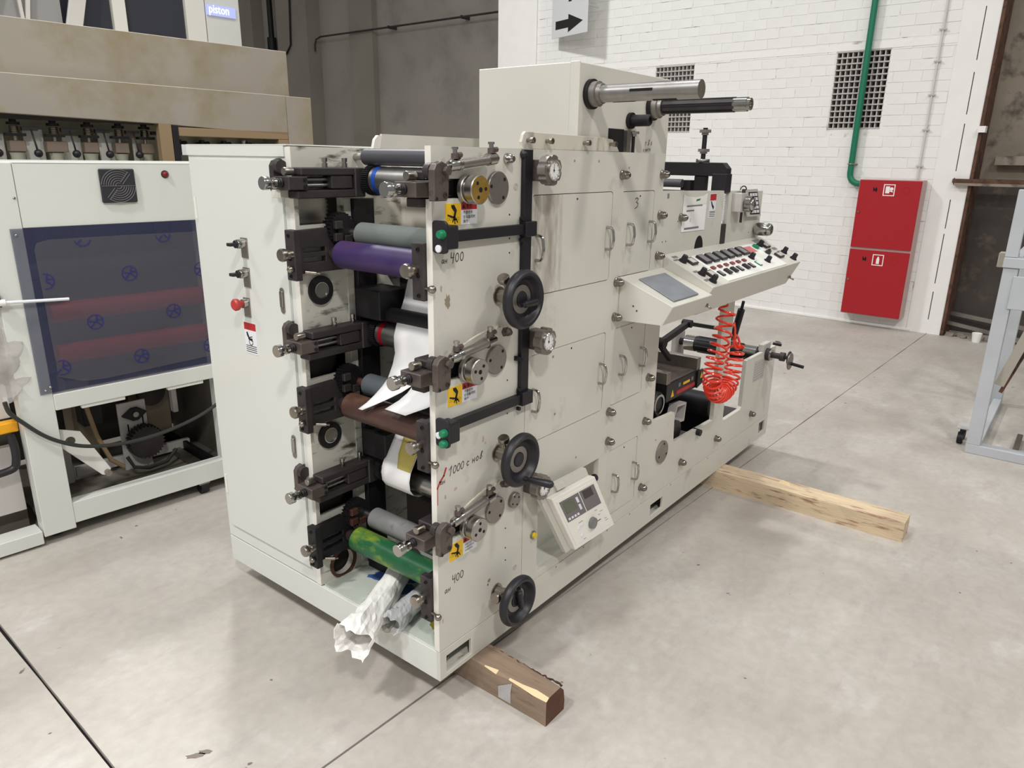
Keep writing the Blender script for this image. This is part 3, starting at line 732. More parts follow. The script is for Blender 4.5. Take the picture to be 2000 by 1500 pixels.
for k, u in enumerate(UZ):
    ink, rub, band, lab = INK[k]
    slide(u, 1, ('dark_steel', 'bracket_steel', 'bracket_steel')[k]); slide(u, -1, 'bracket_steel')
    lower(u, 1, 'dark_steel', ('dark_steel', 'dark_steel', 'black_iron')[k]); lower(u, -1, 'dark_steel', 'dark_steel')
    # ink roller
    q = build('ink_roller', B().lathe((0.098, 0.045, 1.322 + u), (0, 1, 0), [(0, 0), (0, 0.036), (0.003, 0.041), (0.425, 0.041), (0.428, 0.036), (0.428, 0)], 28), ink, press, label=lab)
    build('journal', ycyl(0.098, 1.322 + u, 0.473, 0.52, 0.014), ('steel', 'dull_chrome', 'rusty_steel')[k], q); build('journal_collar', ycyl(0.098, 1.322 + u, 0.498, 0.512, 0.019), 'dark_steel', q)
    q = build('rubber_roller', B().lathe((0.166, 0.045, 1.378 + u), (0, 1, 0), [(0, 0), (0, 0.032), (0.003, 0.036), (0.412, 0.036), (0.415, 0.032), (0.415, 0)], 28), rub, press)
    build('journal', ycyl(0.166, 1.378 + u, 0.46, 0.53, 0.0135), ('steel', 'rusty_steel', 'steel')[k], q)
    b = B(); gear(b, (0.135, 1.392 + u), 0.050, 0.512, 0.538, 26); b.cyl((0.135, 0.505, 1.392 + u), (0.135, 0.545, 1.392 + u), 0.022)
    g = build('drive_gear', b, 'black_iron', press)
    for (dx, dz) in ((-0.022, 0.014), (-0.024, -0.022), (0.012, -0.03)): build('gear_clamp', B().box(0.135 + dx - 0.014, 0.135 + dx + 0.014, 0.497, 0.512, 1.392 + u + dz - 0.012, 1.392 + u + dz + 0.012), 'dark_steel' if k < 2 else 'rusty_steel', g, 0.002)
    b = B(); gear(b, (0.085, 1.455 + u), 0.070, 0.600, 0.640, 34, 0.007); build('helical_gear', b, 'steel' if k == 0 else 'dark_steel', press)
    # plate cylinder, guide roller and thin bar
    q = build('plate_cylinder', ycyl(0.240, 1.535 + u, 0.050, 0.462, 0.0405, 32), 'steel' if k < 2 else 'steel_inked', press)
    b = B(); gear(b, (0.240, 1.535 + u), 0.046, 0.466, 0.490, 44, 0.004); build('cylinder_gear', b, 'black_iron', q)
    if band: build('colour_band', ycyl(0.240, 1.535 + u, 0.432, 0.450, 0.0411, 32), band, q, label='%s band' % ('blue', 'red')[k])
    q = build('guide_roller', ycyl(0.235, 1.602 + u, 0.045, 0.505, 0.024), ('roller_charcoal', 'black_iron', 'black_iron')[k], press)
    build('roller_shaft', ycyl(0.235, 1.602 + u, 0.02, 0.557, 0.010, 12), 'steel', q)
    build('tie_bar', ycyl(0.325, 1.567 + u, 0.02, 0.557, 0.008, 12), 'steel', press)
    build('bearing_block', B().box(0.188, 0.30, 0.42, 0.535, 1.11 + u, 1.205 + u), 'black_iron', press, 0.004)
    if k < 2:
        q = build('bearing_ring', B().prism(circ(0.071, 1.208 + u, 0.0445, 36), 'y', 0.548, 0.557, [circ(0.071, 1.208 + u, 0.026, 36)]), 'black_iron', press)
        build('bearing_lip', B().prism(circ(0.071, 1.208 + u, 0.026, 36), 'y', 0.546, 0.557, [circ(0.071, 1.208 + u, 0.0235, 36)]), 'chrome', q)
        build('bearing_core', B().cyl((0.071, 0.550, 1.208 + u), (0.071, 0.557, 1.208 + u), 0.0233), 'brushed', q)
    for x in (0.10, 0.174):
        build('standoff_bolt', B().lathe((x, 0.535, 1.571 + u), (0, 0, 1), [(0, 0), (0, 0.0085), (0.012, 0.0085), (0.012, 0.006), (0.016, 0.006), (0.016, 0.0085), (0.027, 0.0085), (0.027, 0)], 14), 'chrome', press)
for (x, z) in ((0.315, 1.315), (0.36, 1.24)): build('idler_roller', B().cyl((x, 0.30, z), (x, 0.557, z), 0.018), 'black_iron', press)

# ---- near side plate of the print section
P = [(0.0, 0.2)]
P += [(0.3925, 0.2), (0.3925, 1.63), (0.0, 1.63)]
for u in UZ: P += [(0.0, 1.553 + u), (0.145, 1.553 + u), (0.145, 1.505 + u), (0.0, 1.505 + u)]
build('near_side_plate', B().prism(P, 'y', 0.0, 0.02), 'cream_side', press)
b = B()
zz = [1.63] + [v for u in UZ for v in (1.553 + u, 1.505 + u)] + [0.2]
for i in range(0, len(zz), 2): b.box(-0.001, 0.0, 0.0, 0.02, zz[i + 1], zz[i])
build('plate_edge', b, 'cream_edge', press)
build('slot_backing', B().box(0.10, 0.21, 0.021, 0.03, 0.3, 1.6), 'black_iron', press)
b = B()
for (x, z) in ((0.305, 1.455), (0.306, 1.39), (0.307, 1.35), (0.305, 0.975), (0.306, 0.91), (0.307, 0.87), (0.305, 0.485), (0.306, 0.415), (0.307, 0.37)):
    b.cyl((x, -0.0006, z), (x, 0.0, z), 0.0026, n=8)
build('tapped_hole', b, 'dark_void', press)
for (x, z) in ((0.331, 1.53), (0.308, 0.775), (0.357, 0.322)): build('plug', B().lathe((x, 0, z), (0, -1, 0), [(0, 0), (0, 0.0095), (0.0015, 0.0095), (0.0015, 0.006), (0.0006, 0.006), (0.0006, 0)], 18), 'grille_grey', press)
# unit by unit fittings on the near plate
def cylinder(u, tubes):
    a = Vector((0.030, -0.030, 1.588 + u)); e = Vector((0.212, -0.030, 1.608 + u)); d = (e - a).normalized()
    q = build('air_cylinder', B().lathe(a + d * 0.03, d, [(0, 0), (0, 0.0125), (0.115, 0.0125), (0.115, 0)], 20), 'brushed', press)
    b = B().lathe(a, d, [(0, 0), (0, 0.011), (0.006, 0.014), (0.030, 0.014), (0.030, 0.0155), (0.040, 0.0155), (0.040, 0)], 20); build('front_cap', b, 'chrome', q)
    b = B().lathe(a + d * 0.145, d, [(0, 0), (0, 0.0155), (0.030, 0.015), (0.032, 0.008), (0.040, 0.008), (0.043, 0.005), (0.043, 0)], 20); build('rear_cap', b, 'chrome', q)
    b = B().cyl(a - d * 0.045, a, 0.0045, n=10).cyl(a - d * 0.05, a - d * 0.035, 0.008, n=6); build('piston_rod', b, 'steel', q)
    for t in (0.022, 0.160):
        p = a + d * t + Vector((0, 0, 0.014))
        b = B().cyl(p, p + Vector((0, 0, 0.013)), 0.0095).cyl(p + Vector((0, 0, 0.008)), p + Vector((0.022, 0, 0.010)), 0.0068, n=12)
        f = build('hose_fitting', b, 'bracket_steel', q)
        build('fitting_screw', B().cyl(p + Vector((0, 0, 0.013)), p + Vector((0, 0, 0.022)), 0.006, n=12).cyl(p + Vector((0, 0, 0.022)), p + Vector((0, 0, 0.028)), 0.0085, n=12), 'chrome', q)
        if tubes:
            s0 = p + Vector((0.02, 0, 0.010))
            b = B().tube([s0 + (Vector((0.285 - (0.0 if t < 0.1 else 0.02), -0.012, 1.630 + u)) - s0) * v + Vector((0, 0, 0.012 * math.sin(PI * v))) for v in [i / 10 for i in range(11)]], 0.0028, 8)
            build('air_tube', b, 'hose_clear', q)
def hand_sticker(u, chinese):
    x0, x1, xm, z0, z1 = 0.045, 0.167, 0.104, 1.4385 + u, 1.494 + u
    st = build('warning_sticker', B().box(x0, x1, -0.0008, 0.0, z0, z1), 'sticker_white', press)
    build('sticker_pictogram', B().box(x0 + 0.0006, xm, -0.0011, -0.0008, z0 + 0.0006, z1 - 0.0006), 'sticker_yellow', st)
    build('sticker_header', B().box(xm + 0.0015, x1 - 0.0006, -0.0011, -0.0008, z1 - 0.018, z1 - 0.0006), 'sticker_red', st)
    def pt(a, c): return (x0 + a * (xm - x0), z0 + c * (z1 - z0))
    b = B()
    b.prism([pt(*p) for p in ((0.38, 0.92), (0.58, 0.92), (0.74, 0.68), (0.66, 0.40), (0.56, 0.40), (0.16, 0.52), (0.14, 0.44), (0.50, 0.32), (0.58, 0.60), (0.40, 0.80))], 'y', -0.0014, -0.0011)
    for p0, p1 in (((0.58, 0.42), (0.80, 0.12)), ((0.58, 0.42), (0.62, 0.06)), ((0.58, 0.40), (0.46, 0.14)), ((0.52, 0.26), (0.74, 0.26))):
        a, c = pt(*p0), pt(*p1); b.beam((a[0], -0.00125, a[1]), (c[0], -0.00125, c[1]), 0.0003, 0.0034)
    for i in range(5):
        cx, cz = pt(0.18 + 0.16 * i, 0.30); b.prism(circ(cx, cz, 0.0042, 12), 'y', -0.0013, -0.0011, [circ(cx, cz, 0.0036, 12)])
    build('pictogram_print', b, 'print_black', st)
    b = B(); tx, tz = xm + 0.011, z1 - 0.0145
    b.prism([(tx - 0.007, tz), (tx + 0.007, tz), (tx, tz + 0.011)], 'y', -0.0014, -0.0011); build('warning_triangle', b, 'print_black', st)
    text('header_lettering', '警告' if chinese else 'WARNING', 0.0115 if chinese else 0.0075, (xm + 0.021, -0.0012, z1 - 0.0135), PX, PZ, 'print_black', st, lift=0.0003)
    rows = ('不要把手', '在设备同时', '操作') if chinese else ("DON'T PUT HANDS", 'WHEN DEVICE', 'OPERATION')
    for i, r in enumerate(rows):
        text('lettering', r, 0.0095 if chinese else 0.0062, (xm + 0.0085, -0.001, z1 - 0.0285 - i * (0.0108 if chinese else 0.0095)), PX, PZ, 'print_black', st, lift=0.0003)
def handwheel(u, grip, bolt):
    c = Vector((0.262, 0, 1.234 + u)); z = c.z; yf = -0.102
    b = B().lathe((c.x, 0, z), (0, -1, 0), [(0, 0), (0, 0.026), (0.004, 0.026), (0.006, 0.018), (0.03, 0.018), (0.03, 0.021), (0.042, 0.021), (0.042, 0.014), (0.075, 0.014), (0.075, 0)], 22)
    w = build('handwheel', b, 'dull_chrome', press)
    # dished plastic wheel: rounded rim, recessed web
    pr = [(-0.004, 0.012), (-0.004, 0.040), (0.004, 0.062), (0.002, 0.070), (0.003, 0.077), (0.009, 0.082), (0.018, 0.083), (0.026, 0.080), (0.031, 0.074), (0.030, 0.067), (0.024, 0.062), (0.012, 0.058), (0.007, 0.050), (0.007, 0.012), (-0.004, 0.012)]
    rim = build('wheel_rim', B().lathe((c.x, -0.072, z), (0, -1, 0), pr, 44), 'black_plastic', w)
    b = B().prism(circ(c.x, z, 0.040, 36), 'y', -0.0815, -0.079, [circ(c.x, z, 0.023, 36)])
    build('scale_ring', b, 'brushed', w, label='silver ring')
    build('wheel_hub', B().lathe((c.x, -0.076, z), (0, -1, 0), [(0, 0), (0, 0.023), (0.008, 0.022), (0.009, 0.019), (0.009, 0)], 28), 'black_plastic', w)
    if grip == 'across':
        a = Vector((c.x - 0.020, -0.098, z - 0.012)); d = Vector((1, 0, 0.02))
        b = B().lathe(a, d, [(0, 0), (0, 0.006), (0.012, 0.006), (0.014, 0.0095), (0.06, 0.011), (0.066, 0.009), (0.068, 0)], 16)
    elif grip == 'out':
        a = Vector((c.x + 0.012, -0.095, z - 0.062)); d = Vector((0.25, -1, -0.02))
        b = B().lathe(a, d, [(0, 0), (0, 0.008), (0.015, 0.007), (0.02, 0.0095), (0.075, 0.0125), (0.086, 0.0115), (0.092, 0.006), (0.093, 0)], 16)
    else:
        a = Vector((c.x - 0.004, -0.094, z + 0.048)); d = Vector((0.2, 0, -1))
        b = B().lathe(a, d, [(0, 0), (0, 0.007), (0.012, 0.007), (0.014, 0.010), (0.07, 0.011), (0.074, 0.008), (0.075, 0)], 16)
    build('wheel_grip', b, 'black_plastic', w)
    # clamping screw with round head on the collar
    p = Vector((c.x - 0.004, -0.036, z + 0.012)); d = Vector(bolt).normalized()
    build('clamp_screw', B().lathe(p, d, [(0, 0), (0, 0.0055), (0.042, 0.0055), (0.042, 0.016), (0.046, 0.0175), (0.056, 0.0175), (0.059, 0.015), (0.059, 0)], 18), 'dull_chrome', w)
def gauge(u, box='bracket_steel'):
    q = build('register_gauge', B().box(0.394, 0.440, -0.036, 0.0, 1.544 + u, 1.602 + u), box, press, 0.002)
    c = Vector((0.410, -0.036, 1.574 + u))
    P = []
    for i in range(96):
        a = 2 * PI * i / 96; r = 0.0415 - 0.0055 * max(0, math.cos(7 * a)) ** 3; P.append((c.x + r * math.cos(a), c.z + r * math.sin(a)))
    build('gauge_knob', B().prism(P, 'y', -0.070, -0.044).cyl((c.x, -0.036, c.z), (c.x, -0.044, c.z), 0.03), 'brushed', q, 0.003, 2)
    build('gauge_bezel', B().lathe((c.x, -0.070, c.z), (0, -1, 0), [(0, 0.022), (0, 0.029), (0.006, 0.0285), (0.008, 0.0265), (0.006, 0.0245), (0.003, 0.0245)], 32), 'chrome', q)
    build('dial_face', B().cyl((c.x, -0.070, c.z), (c.x, -0.0725, c.z), 0.0245, n=32), 'dial_white', q)
    b = B()
    for i in range(10):
        a = 2 * PI * i / 10; b.beam((c.x + 0.018 * math.cos(a), -0.0727, c.z + 0.018 * math.sin(a)), (c.x + 0.0225 * math.cos(a), -0.0727, c.z + 0.0225 * math.sin(a)), 0.0004, 0.0013)
    b.beam((c.x, -0.073, c.z - 0.006), (c.x + 0.001, -0.073, c.z + 0.017), 0.0004, 0.0016)
    b.cyl((c.x, -0.0725, c.z), (c.x, -0.074, c.z), 0.0028, n=10)
    build('dial_print', b, 'print_black', q)
    for (x, z) in ((0.405, 1.596), (0.434, 1.596), (0.405, 1.554)): build('gauge_screw', B().lathe((x, -0.036, z + u), (0, -1, 0), [(0, 0), (0, 0.004), (0.003, 0.004), (0.003, 0)], 10), 'chrome', q)
for k, u in enumerate(UZ):
    uc = u - (0.006 if k else 0)
    cylinder(uc - (0.003 if k else 0.004), k > 0)
    q = build('clamp_disc', B().lathe((0.122, -0.004, 1.527 + u), (0, -1, 0), [(0, 0), (0, 0.036), (0.012, 0.036), (0.014, 0.034), (0.014, 0.027), (0.022, 0.027), (0.022, 0.034), (0.024, 0.036), (0.046, 0.036), (0.048, 0.034), (0.048, 0)], 36), 'steel', press)
    cf = build('disc_face', B().cyl((0.122, -0.0518, 1.527 + u), (0.122, -0.0524, 1.527 + u), 0.0335, n=32), 'gold_face' if k == 0 else 'steel', q)
    build('disc_hole', B().cyl((0.122, -0.0522, 1.527 + u), (0.122, -0.053, 1.527 + u), 0.0065, n=14), 'dark_void', q)
    for i in range(3):
        a = 2 * PI * i / 3 + k * 0.7 + 0.1; b = B().cyl((0.122 + 0.02 * math.cos(a), -0.0522, 1.527 + u + 0.02 * math.sin(a)), (0.122 + 0.02 * math.cos(a), -0.053, 1.527 + u + 0.02 * math.sin(a)), 0.0048, n=12)
        build('disc_hole', b, 'dark_void', q)
    q = build('flange_cover', B().lathe((0.247, 0, 1.528 + u), (0, -1, 0), [(0, 0), (0, 0.043), (0.008, 0.043), (0.0095, 0.0415), (0.0095, 0)], 40), 'brushed', press)
    for a in (0.75, 3.0, 5.35): build('flange_hole', B().cyl((0.247 + 0.032 * math.cos(a), -0.0093, 1.528 + u + 0.032 * math.sin(a)), (0.247 + 0.032 * math.cos(a), -0.0101, 1.528 + u + 0.032 * math.sin(a)), 0.0048, n=12), 'dark_void', q)
    build('vent_knob', B().lathe((0.290, 0, 1.603 + u), (0, -1, 0), [(0, 0), (0, 0.015), (0.006, 0.015), (0.008, 0.013), (0.018, 0.012), (0.025, 0.007), (0.027, 0)], 6 if k else 18), 'bracket_steel' if k else 'chrome', press)
    hand_sticker(u - 0.006 * (k > 0) + 0.002 * (k == 2), k < 2)
    handwheel(u, ('across', 'out', 'folded')[k], ((-0.55, -0.1, 0.9), (-0.35, -0.1, 0.95), (-1, -0.15, 0.12))[k])
    gauge(u - (0.012 if k else 0))
q = build('lower_flange', B().lathe((0.342, 0, 0.571), (0, -1, 0), [(0, 0), (0, 0.026), (0.01, 0.026), (0.012, 0.024), (0.012, 0)], 28), 'brushed', press)
for i in range(4):
    a = 0.4 + i * PI / 2; b = B().cyl((0.342 + 0.017 * math.cos(a), -0.0118, 0.571 + 0.017 * math.sin(a)), (0.342 + 0.017 * math.cos(a), -0.0126, 0.571 + 0.017 * math.sin(a)), 0.0032, n=10); build('flange_hole', b, 'dark_void', q)

# ---- black cable channel: upright strip, two arms with push-button boxes
ch = build('cable_channel', B().box(0.354, 0.391, -0.014, 0.0, 0.90, 1.628), 'black_paint', press, 0.001)
build('channel_knob', B().sphere((0.358, -0.006, 1.615), 0.012), 'black_paint', ch)
for (z, zb, two) in ((1.413, 1.414, False), (0.907, 0.899, True)):
    a = build('channel_arm', B().box(0.048, 0.40, -0.018, 0.0, z - 0.014, z + 0.014), 'black_paint', ch, 0.001)
    build('arm_clip', B().box(0.350, 0.402, -0.026, 0.0, z - 0.021, z + 0.021), 'black_paint', a, 0.002)
    for dz in (0.030, -0.030): build('clip_screw', B().cyl((0.348, -0.006, z + dz), (0.348, -0.016, z + dz), 0.006, n=10), 'black_iron', a)
    bxx = build('button_box', B().box(0.008, 0.047, -0.046, 0.0, zb - 0.028, zb + 0.030), 'black_plastic', ch, 0.004, 2)
    build('button_plate', B().prism(rrect(-0.048, 0.002, zb - 0.038, zb + 0.042, 0.012), 'x', 0.0, 0.008), 'black_plastic', ch, 0.001)
    if two: items = ((zb + 0.006, 'button_green', -0.034), (zb - 0.024, 'button_green', -0.034)); ext = [(zb - 0.006, 'button_white', -0.012)]
    else: items = ((zb + 0.010, 'button_green', -0.036),); ext = [(zb - 0.026, 'button_white', -0.022)]
    for (zq, mm, y) in items:
        build('push_button', B().lathe((0.0, y, zq), (-1, 0, 0), [(0, 0), (0, 0.0115), (0.006, 0.0115), (0.006, 0.010), (0.014, 0.010), (0.016, 0.0085), (0.016, 0)], 18), mm, ch)
    for (zq, mm, y) in ext:
        build('push_button', B().lathe((0.0, y, zq), (-1, 0, 0), [(0, 0), (0, 0.0095), (0.004, 0.0095), (0.005, 0.007), (0.005, 0)], 16), mm, ch)
for i in range(3): b = B().tube([(0.338, 0.0, 1.040 - 0.004 * i), (0.342, -0.008, 1.040 - 0.004 * i), (0.356, -0.012, 1.034 - 0.004 * i), (0.37, -0.010, 1.033 - 0.003 * i)], 0.0035, 6); build('channel_wire', b, 'black_iron', ch)

# ---- marker handwriting on the near plate
def write(name, o, glyphs, size, slant, m='pen', adv=0.62, w=0.0021, par=None):
    G = {'4': [[(0.12, 1), (0.1, 0.48), (0.5, 0.5)], [(0.5, 0.95), (0.42, -0.05)]], '0': [[(0.3 + 0.22 * math.cos(t), 0.42 + 0.42 * math.sin(t)) for t in [PI / 2 + 2 * PI * i / 12 for i in range(13)]]],
         '1': [[(0.05, 0.6), (0.35, 1.0), (0.28, -0.1)]], 'а': [[(0.42, 0.5), (0.2, 0.55), (0.05, 0.3), (0.15, 0.05), (0.36, 0.2), (0.44, 0.5), (0.42, 0.12), (0.5, 0.04)]],
         'н': [[(0.08, 0.52), (0.06, 0.0)], [(0.07, 0.26), (0.4, 0.28)], [(0.42, 0.54), (0.4, 0.0)]], 'с': [[(0.4, 0.45), (0.22, 0.52), (0.08, 0.28), (0.2, 0.03), (0.42, 0.1)]],
         'о': [[(0.25 + 0.18 * math.cos(t), 0.26 + 0.24 * math.sin(t)) for t in [2 * PI * i / 10 for i in range(11)]]], 'в': [[(0.1, 0.05), (0.3, 0.85), (0.42, 0.8), (0.25, 0.45), (0.42, 0.25), (0.25, 0.02), (0.1, 0.08)]],
         '3': [[(0.1, 0.85), (0.45, 1.0), (0.75, 0.85), (0.4, 0.55), (0.8, 0.4), (0.7, 0.1), (0.2, -0.1)]], ' ': [],
         'я': [[(0.4, 0.0), (0.42, 0.55), (0.15, 0.5), (0.12, 0.3), (0.42, 0.28)], [(0.25, 0.28), (0.08, 0.0)]], 'л': [[(0.05, 0.0), (0.25, 0.55), (0.42, 0.0)]], 'т': [[(0.08, 0.5), (0.45, 0.55)], [(0.26, 0.53), (0.24, 0.0)]], 'е': [[(0.1, 0.28), (0.4, 0.32), (0.26, 0.52), (0.08, 0.26), (0.22, 0.02), (0.42, 0.1)]]}
    b = B(); x = 0.0
    for g in glyphs:
        for st in G[g]: b.quadstrip([(x + p[0] * size + slant * p[1] * size, p[1] * size + x * 0.06) for p in st], w, o, PX, PZ, 0.0007)
        x += (0.35 if g == ' ' else adv) * size
    return build(name, b, m, par or press, merge=False)
write('handwriting', (0.062, -0.0002, 1.345), '400', 0.026, 0.1, adv=0.70)
write('handwriting', (0.030, -0.0002, 1.345), 'ан', 0.019, 0.1, w=0.0016)
write('handwriting', (0.046, -0.0002, 0.755), '1000 с нов', 0.026, 0.2, adv=0.62)
write('handwriting', (0.012, -0.0002, 0.738), 'ан', 0.018, 0.1, w=0.0015)
write('handwriting', (0.055, -0.0002, 0.405), '400', 0.028, 0.05, adv=0.62)
write('handwriting', (0.024, -0.0002, 0.386), 'ан', 0.022, 0.1, w=0.0017)
def blot(name, x, z, rx, rz, m, seed, par=press):
    r = random.Random(seed); P = []
    for i in range(22):
        a = 2 * PI * i / 22; q = r.uniform(0.6, 1.15); P.append((x + rx * q * math.cos(a), z + rz * q * math.sin(a)))
    return build(name, B().prism(P, 'y', -0.0006, 0.0), m, par)
D('stain_brown', (146, 134, 116), 0.7); D('stain_pink', (196, 166, 154), 0.6); D('stain_grey', (168, 162, 150), 0.6); D('stain_dark', (88, 76, 60), 0.7)
blot('paint_chip', 0.052, 1.247, 0.011, 0.020, 'stain_brown', 3)
b = B(); b.quadstrip([(0.002, 0.0), (0.012, 0.016), (0.028, 0.03), (0.037, 0.05)], 0.006, (0.0, -0.0002, 0.732), PX, PZ, 0.0006); b.quadstrip([(0.003, 0.0), (0.002, -0.05)], 0.002, (0.0, -0.0002, 0.732), PX, PZ, 0.0006)
build('red_smear', b, 'red_smear', press, merge=False)
for i, (x, z, a, c, m) in enumerate(((0.075, 0.705, 0.007, 0.005, 'stain_pink'), (0.033, 0.695, 0.004, 0.007, 'stain_grey'), (0.196, 0.822, 0.005, 0.011, 'stain_pink'), (0.205, 0.806, 0.004, 0.005, 'stain_pink'), (0.226, 0.335, 0.007, 0.007, 'stain_brown'), (0.22, 0.322, 0.003, 0.004, 'stain_dark'), (0.016, 0.30, 0.003, 0.008, 'stain_pink'), (0.028, 1.283, 0.004, 0.009, 'stain_grey'))):
    blot('stain', x, z, a, c, m, 20 + i)
# ---------------------------------------------------------------- press: middle and far sections
DX = ((0.412, 0.858), (0.921, 1.152))
DZ = ((1.211, 1.503), (0.735, 1.024), (0.262, 0.547))
DZ2 = ((1.213, 1.501), (0.735, 1.026), (0.270, 0.547))
outer = [(0.395, 0.218), (2.735, 0.218), (2.735, 0.625), (2.29, 0.625), (2.29, 0.375), (2.278, 0.362), (2.045, 0.362), (2.045, 1.0), (2.25, 1.0), (2.25, 1.476), (1.845, 1.486), (1.845, 1.235),
         (1.787, 1.235), (1.787, 1.487), (1.215, 1.498), (1.215, 1.63), (0.395, 1.63)]
holes = [[(1.276, 0.572), (1.48, 0.560), (1.49, 0.415), (1.92, 0.402), (1.92, 1.0), (1.276, 1.0)]]
dgap = 0.0022
doors = []
for i, z in enumerate(DZ[:2]): doors.append((DX[0][0], DX[0][1], z[0], z[1]))
for i, z in enumerate(DZ2): doors.append((DX[1][0], DX[1][1], z[0], z[1]))
for d in doors: holes.append(rrect(d[0] - dgap, d[1] + dgap, d[2] - dgap, d[3] + dgap, 0.012))
holes.append([(0.478, 0.240), (0.855, 0.240), (0.858, 0.546), (0.478, 0.546)])
build('main_side_plate', B().prism(outer, 'y', 0.0, 0.02, holes), 'cream_side', press)
def bow(name, x, z, par, h=0.036, r=0.0048):
    P = [(x, 0.0, z + h), (x, -0.012, z + h)] + [(x, -0.012 - 0.014 * math.sin(t), z + h - 0.014 * (1 - math.cos(t))) for t in (0.5, 1.0, 1.57)] + \
        [(x, -0.026 - 0.003, z)] + [(x, -0.026, z - h + 0.014)] + [(x, -0.012 - 0.014 * math.sin(t), z - h + 0.014 * (1 - math.cos(t))) for t in (1.0, 0.5)] + [(x, -0.012, z - h), (x, 0.0, z - h)]
    return build(name, B().tube(P, r, 8), 'chrome', par)
for k, d in enumerate(doors):
    q = build('access_door', B().prism(rrect(d[0], d[1], d[2], d[3], 0.011), 'y', 0.0012, 0.012), 'cream_smudged' if k == 0 else 'cream_side', press, 0.0008)
    zc = (d[2] + d[3]) / 2
    if k < 2: hx = (0.432, 0.829)
    else: hx = (0.969, 1.126)
    for x in hx: bow('door_handle', x, (1.353, 0.880, 1.357, 0.882, 0.406)[k], q)
    build('screw', B().cyl(((d[0] + d[1]) / 2 + 0.01, -0.0002, d[3] - 0.016), ((d[0] + d[1]) / 2 + 0.01, 0.0014, d[3] - 0.016), 0.003, n=8), 'dark_void', q)
    if k == 2:
        write('handwriting', (d[0] + (0.225 if k == 0 else 0.085), 0.0010, d[3] - (0.042 if k == 0 else 0.055)), '1' if k == 0 else '3', 0.022 if k == 0 else 0.034, 0.1, w=0.0024, par=q)
build('door_stop', B().box(0.43, 0.86, 0.021, 0.03, 0.70, 1.56).box(0.90, 1.20, 0.021, 0.03, 0.22, 1.56), 'cream', press)
# acorn studs
for (x, z) in ((0.91, 1.557), (1.198, 1.557), (1.201, 1.412), (1.204, 1.262), (0.909, 1.196), (0.909, 1.072), (1.202, 0.782), (0.907, 0.716), (1.198, 0.599), (0.912, 0.598), (1.204, 0.304), (1.579, 0.294), (1.974, 0.291), (2.436, 0.297), (1.38, 1.394)):
    b = B().lathe((x, 0, z), (0, -1, 0), [(0, 0), (0, 0.0165), (0.004, 0.0165), (0.006, 0.0145), (0.018, 0.0145), (0.026, 0.0115), (0.031, 0.0065), (0.033, 0)], 18)
    build('acorn_nut', b, 'nickel', press)
b = B()
for (x, z) in ((0.62, 1.60), (0.76, 1.60), (0.54, 1.0), (0.955, 1.58), (0.62, 0.53), (1.315, 0.48), (1.245, 0.30), (0.60, 0.208), (0.78, 0.208), (0.95, 0.208), (0.70, 0.6), (0.56, 0.80), (1.13, 0.208), (1.5, 0.208), (1.9, 0.208)):
    b.cyl((x, -0.0004, z), (x, 0.0, z), 0.0042, n=10)
build('tapped_hole', b, 'stain_brown', press)
q = build('flange_cover', B().lathe((1.375, 0, 0.409), (0, -1, 0), [(0, 0), (0, 0.050), (0.008, 0.050), (0.01, 0.048), (0.01, 0)], 40), 'brushed', press)
for a in (1.4, 3.5, 5.8): b = B().cyl((1.375 + 0.037 * math.cos(a), -0.0098, 0.409 + 0.037 * math.sin(a)), (1.375 + 0.037 * math.cos(a), -0.0106, 0.409 + 0.037 * math.sin(a)), 0.0055, n=12); build('flange_hole', b, 'dark_void', q)
# recess with the tilted tension controller
build('recess_box', B().box(0.478, 0.86, 0.10, 0.11, 0.235, 0.55).box(0.47, 0.478, 0.02, 0.11, 0.235, 0.55).box(0.478, 0.86, 0.02, 0.10, 0.232, 0.24), 'white_paint', press)
build('yellow_button', B().lathe((0.452, 0, 0.400), (0, -1, 0), [(0, 0), (0, 0.0145), (0.006, 0.014), (0.007, 0)], 22), 'brushed', press)
build('button_cap', B().lathe((0.452, -0.006, 0.400), (0, -1, 0), [(0, 0), (0, 0.0105), (0.008, 0.0095), (0.009, 0)], 20), 'button_yellow', press)
# the controller is an upright box turned in its recess; its front plate is a leaning parallelogram frame squared up here
U0 = Vector((0.449, -0.045, 0.553)); uX = Vector((0.985, -0.02, -0.015)).normalized(); uZ = Vector((-0.475, 0.075, 0.877)).normalized(); uN = uX.cross(uZ).normalized()
Wt, Ht = 0.262, 0.275
def tp(u, v, d=0.0): return U0 + uX * (u * Wt) - uZ * (v * Ht) + uN * d
def tbox(b, u0, u1, v0, v1, d0, d1):
    return b.hexa([tp(u0, v1, d0), tp(u1, v1, d0), tp(u1, v0, d0), tp(u0, v0, d0), tp(u0, v1, d1), tp(u1, v1, d1), tp(u1, v0, d1), tp(u0, v0, d1)])
bk = build('controller_mount', tbox(B(), -0.07, 1.0, -0.10, 1.04, -0.022, -0.004), 'cream', press, 0.001)
tc = build('tension_controller', tbox(B(), 0.03, 1.0, 0.03, 1.0, -0.004, 0.022), 'unit_white', press, 0.003, 2)
build('controller_face', tbox(B(), 0.08, 0.95, 0.09, 0.93, 0.022, 0.0235), 'unit_white', tc)
build('display_panel', tbox(B(), 0.12, 0.54, 0.13, 0.50, 0.0235, 0.0245), 'unit_grey', tc)
build('display_panel', tbox(B(), 0.56, 0.90, 0.13, 0.50, 0.0235, 0.0245), 'unit_grey', tc)
build('lcd', tbox(B(), 0.17, 0.40, 0.17, 0.36, 0.0245, 0.0252), 'lcd_green', tc)
build('led_display', tbox(B(), 0.61, 0.82, 0.15, 0.29, 0.0245, 0.0252), 'display_dark', tc)
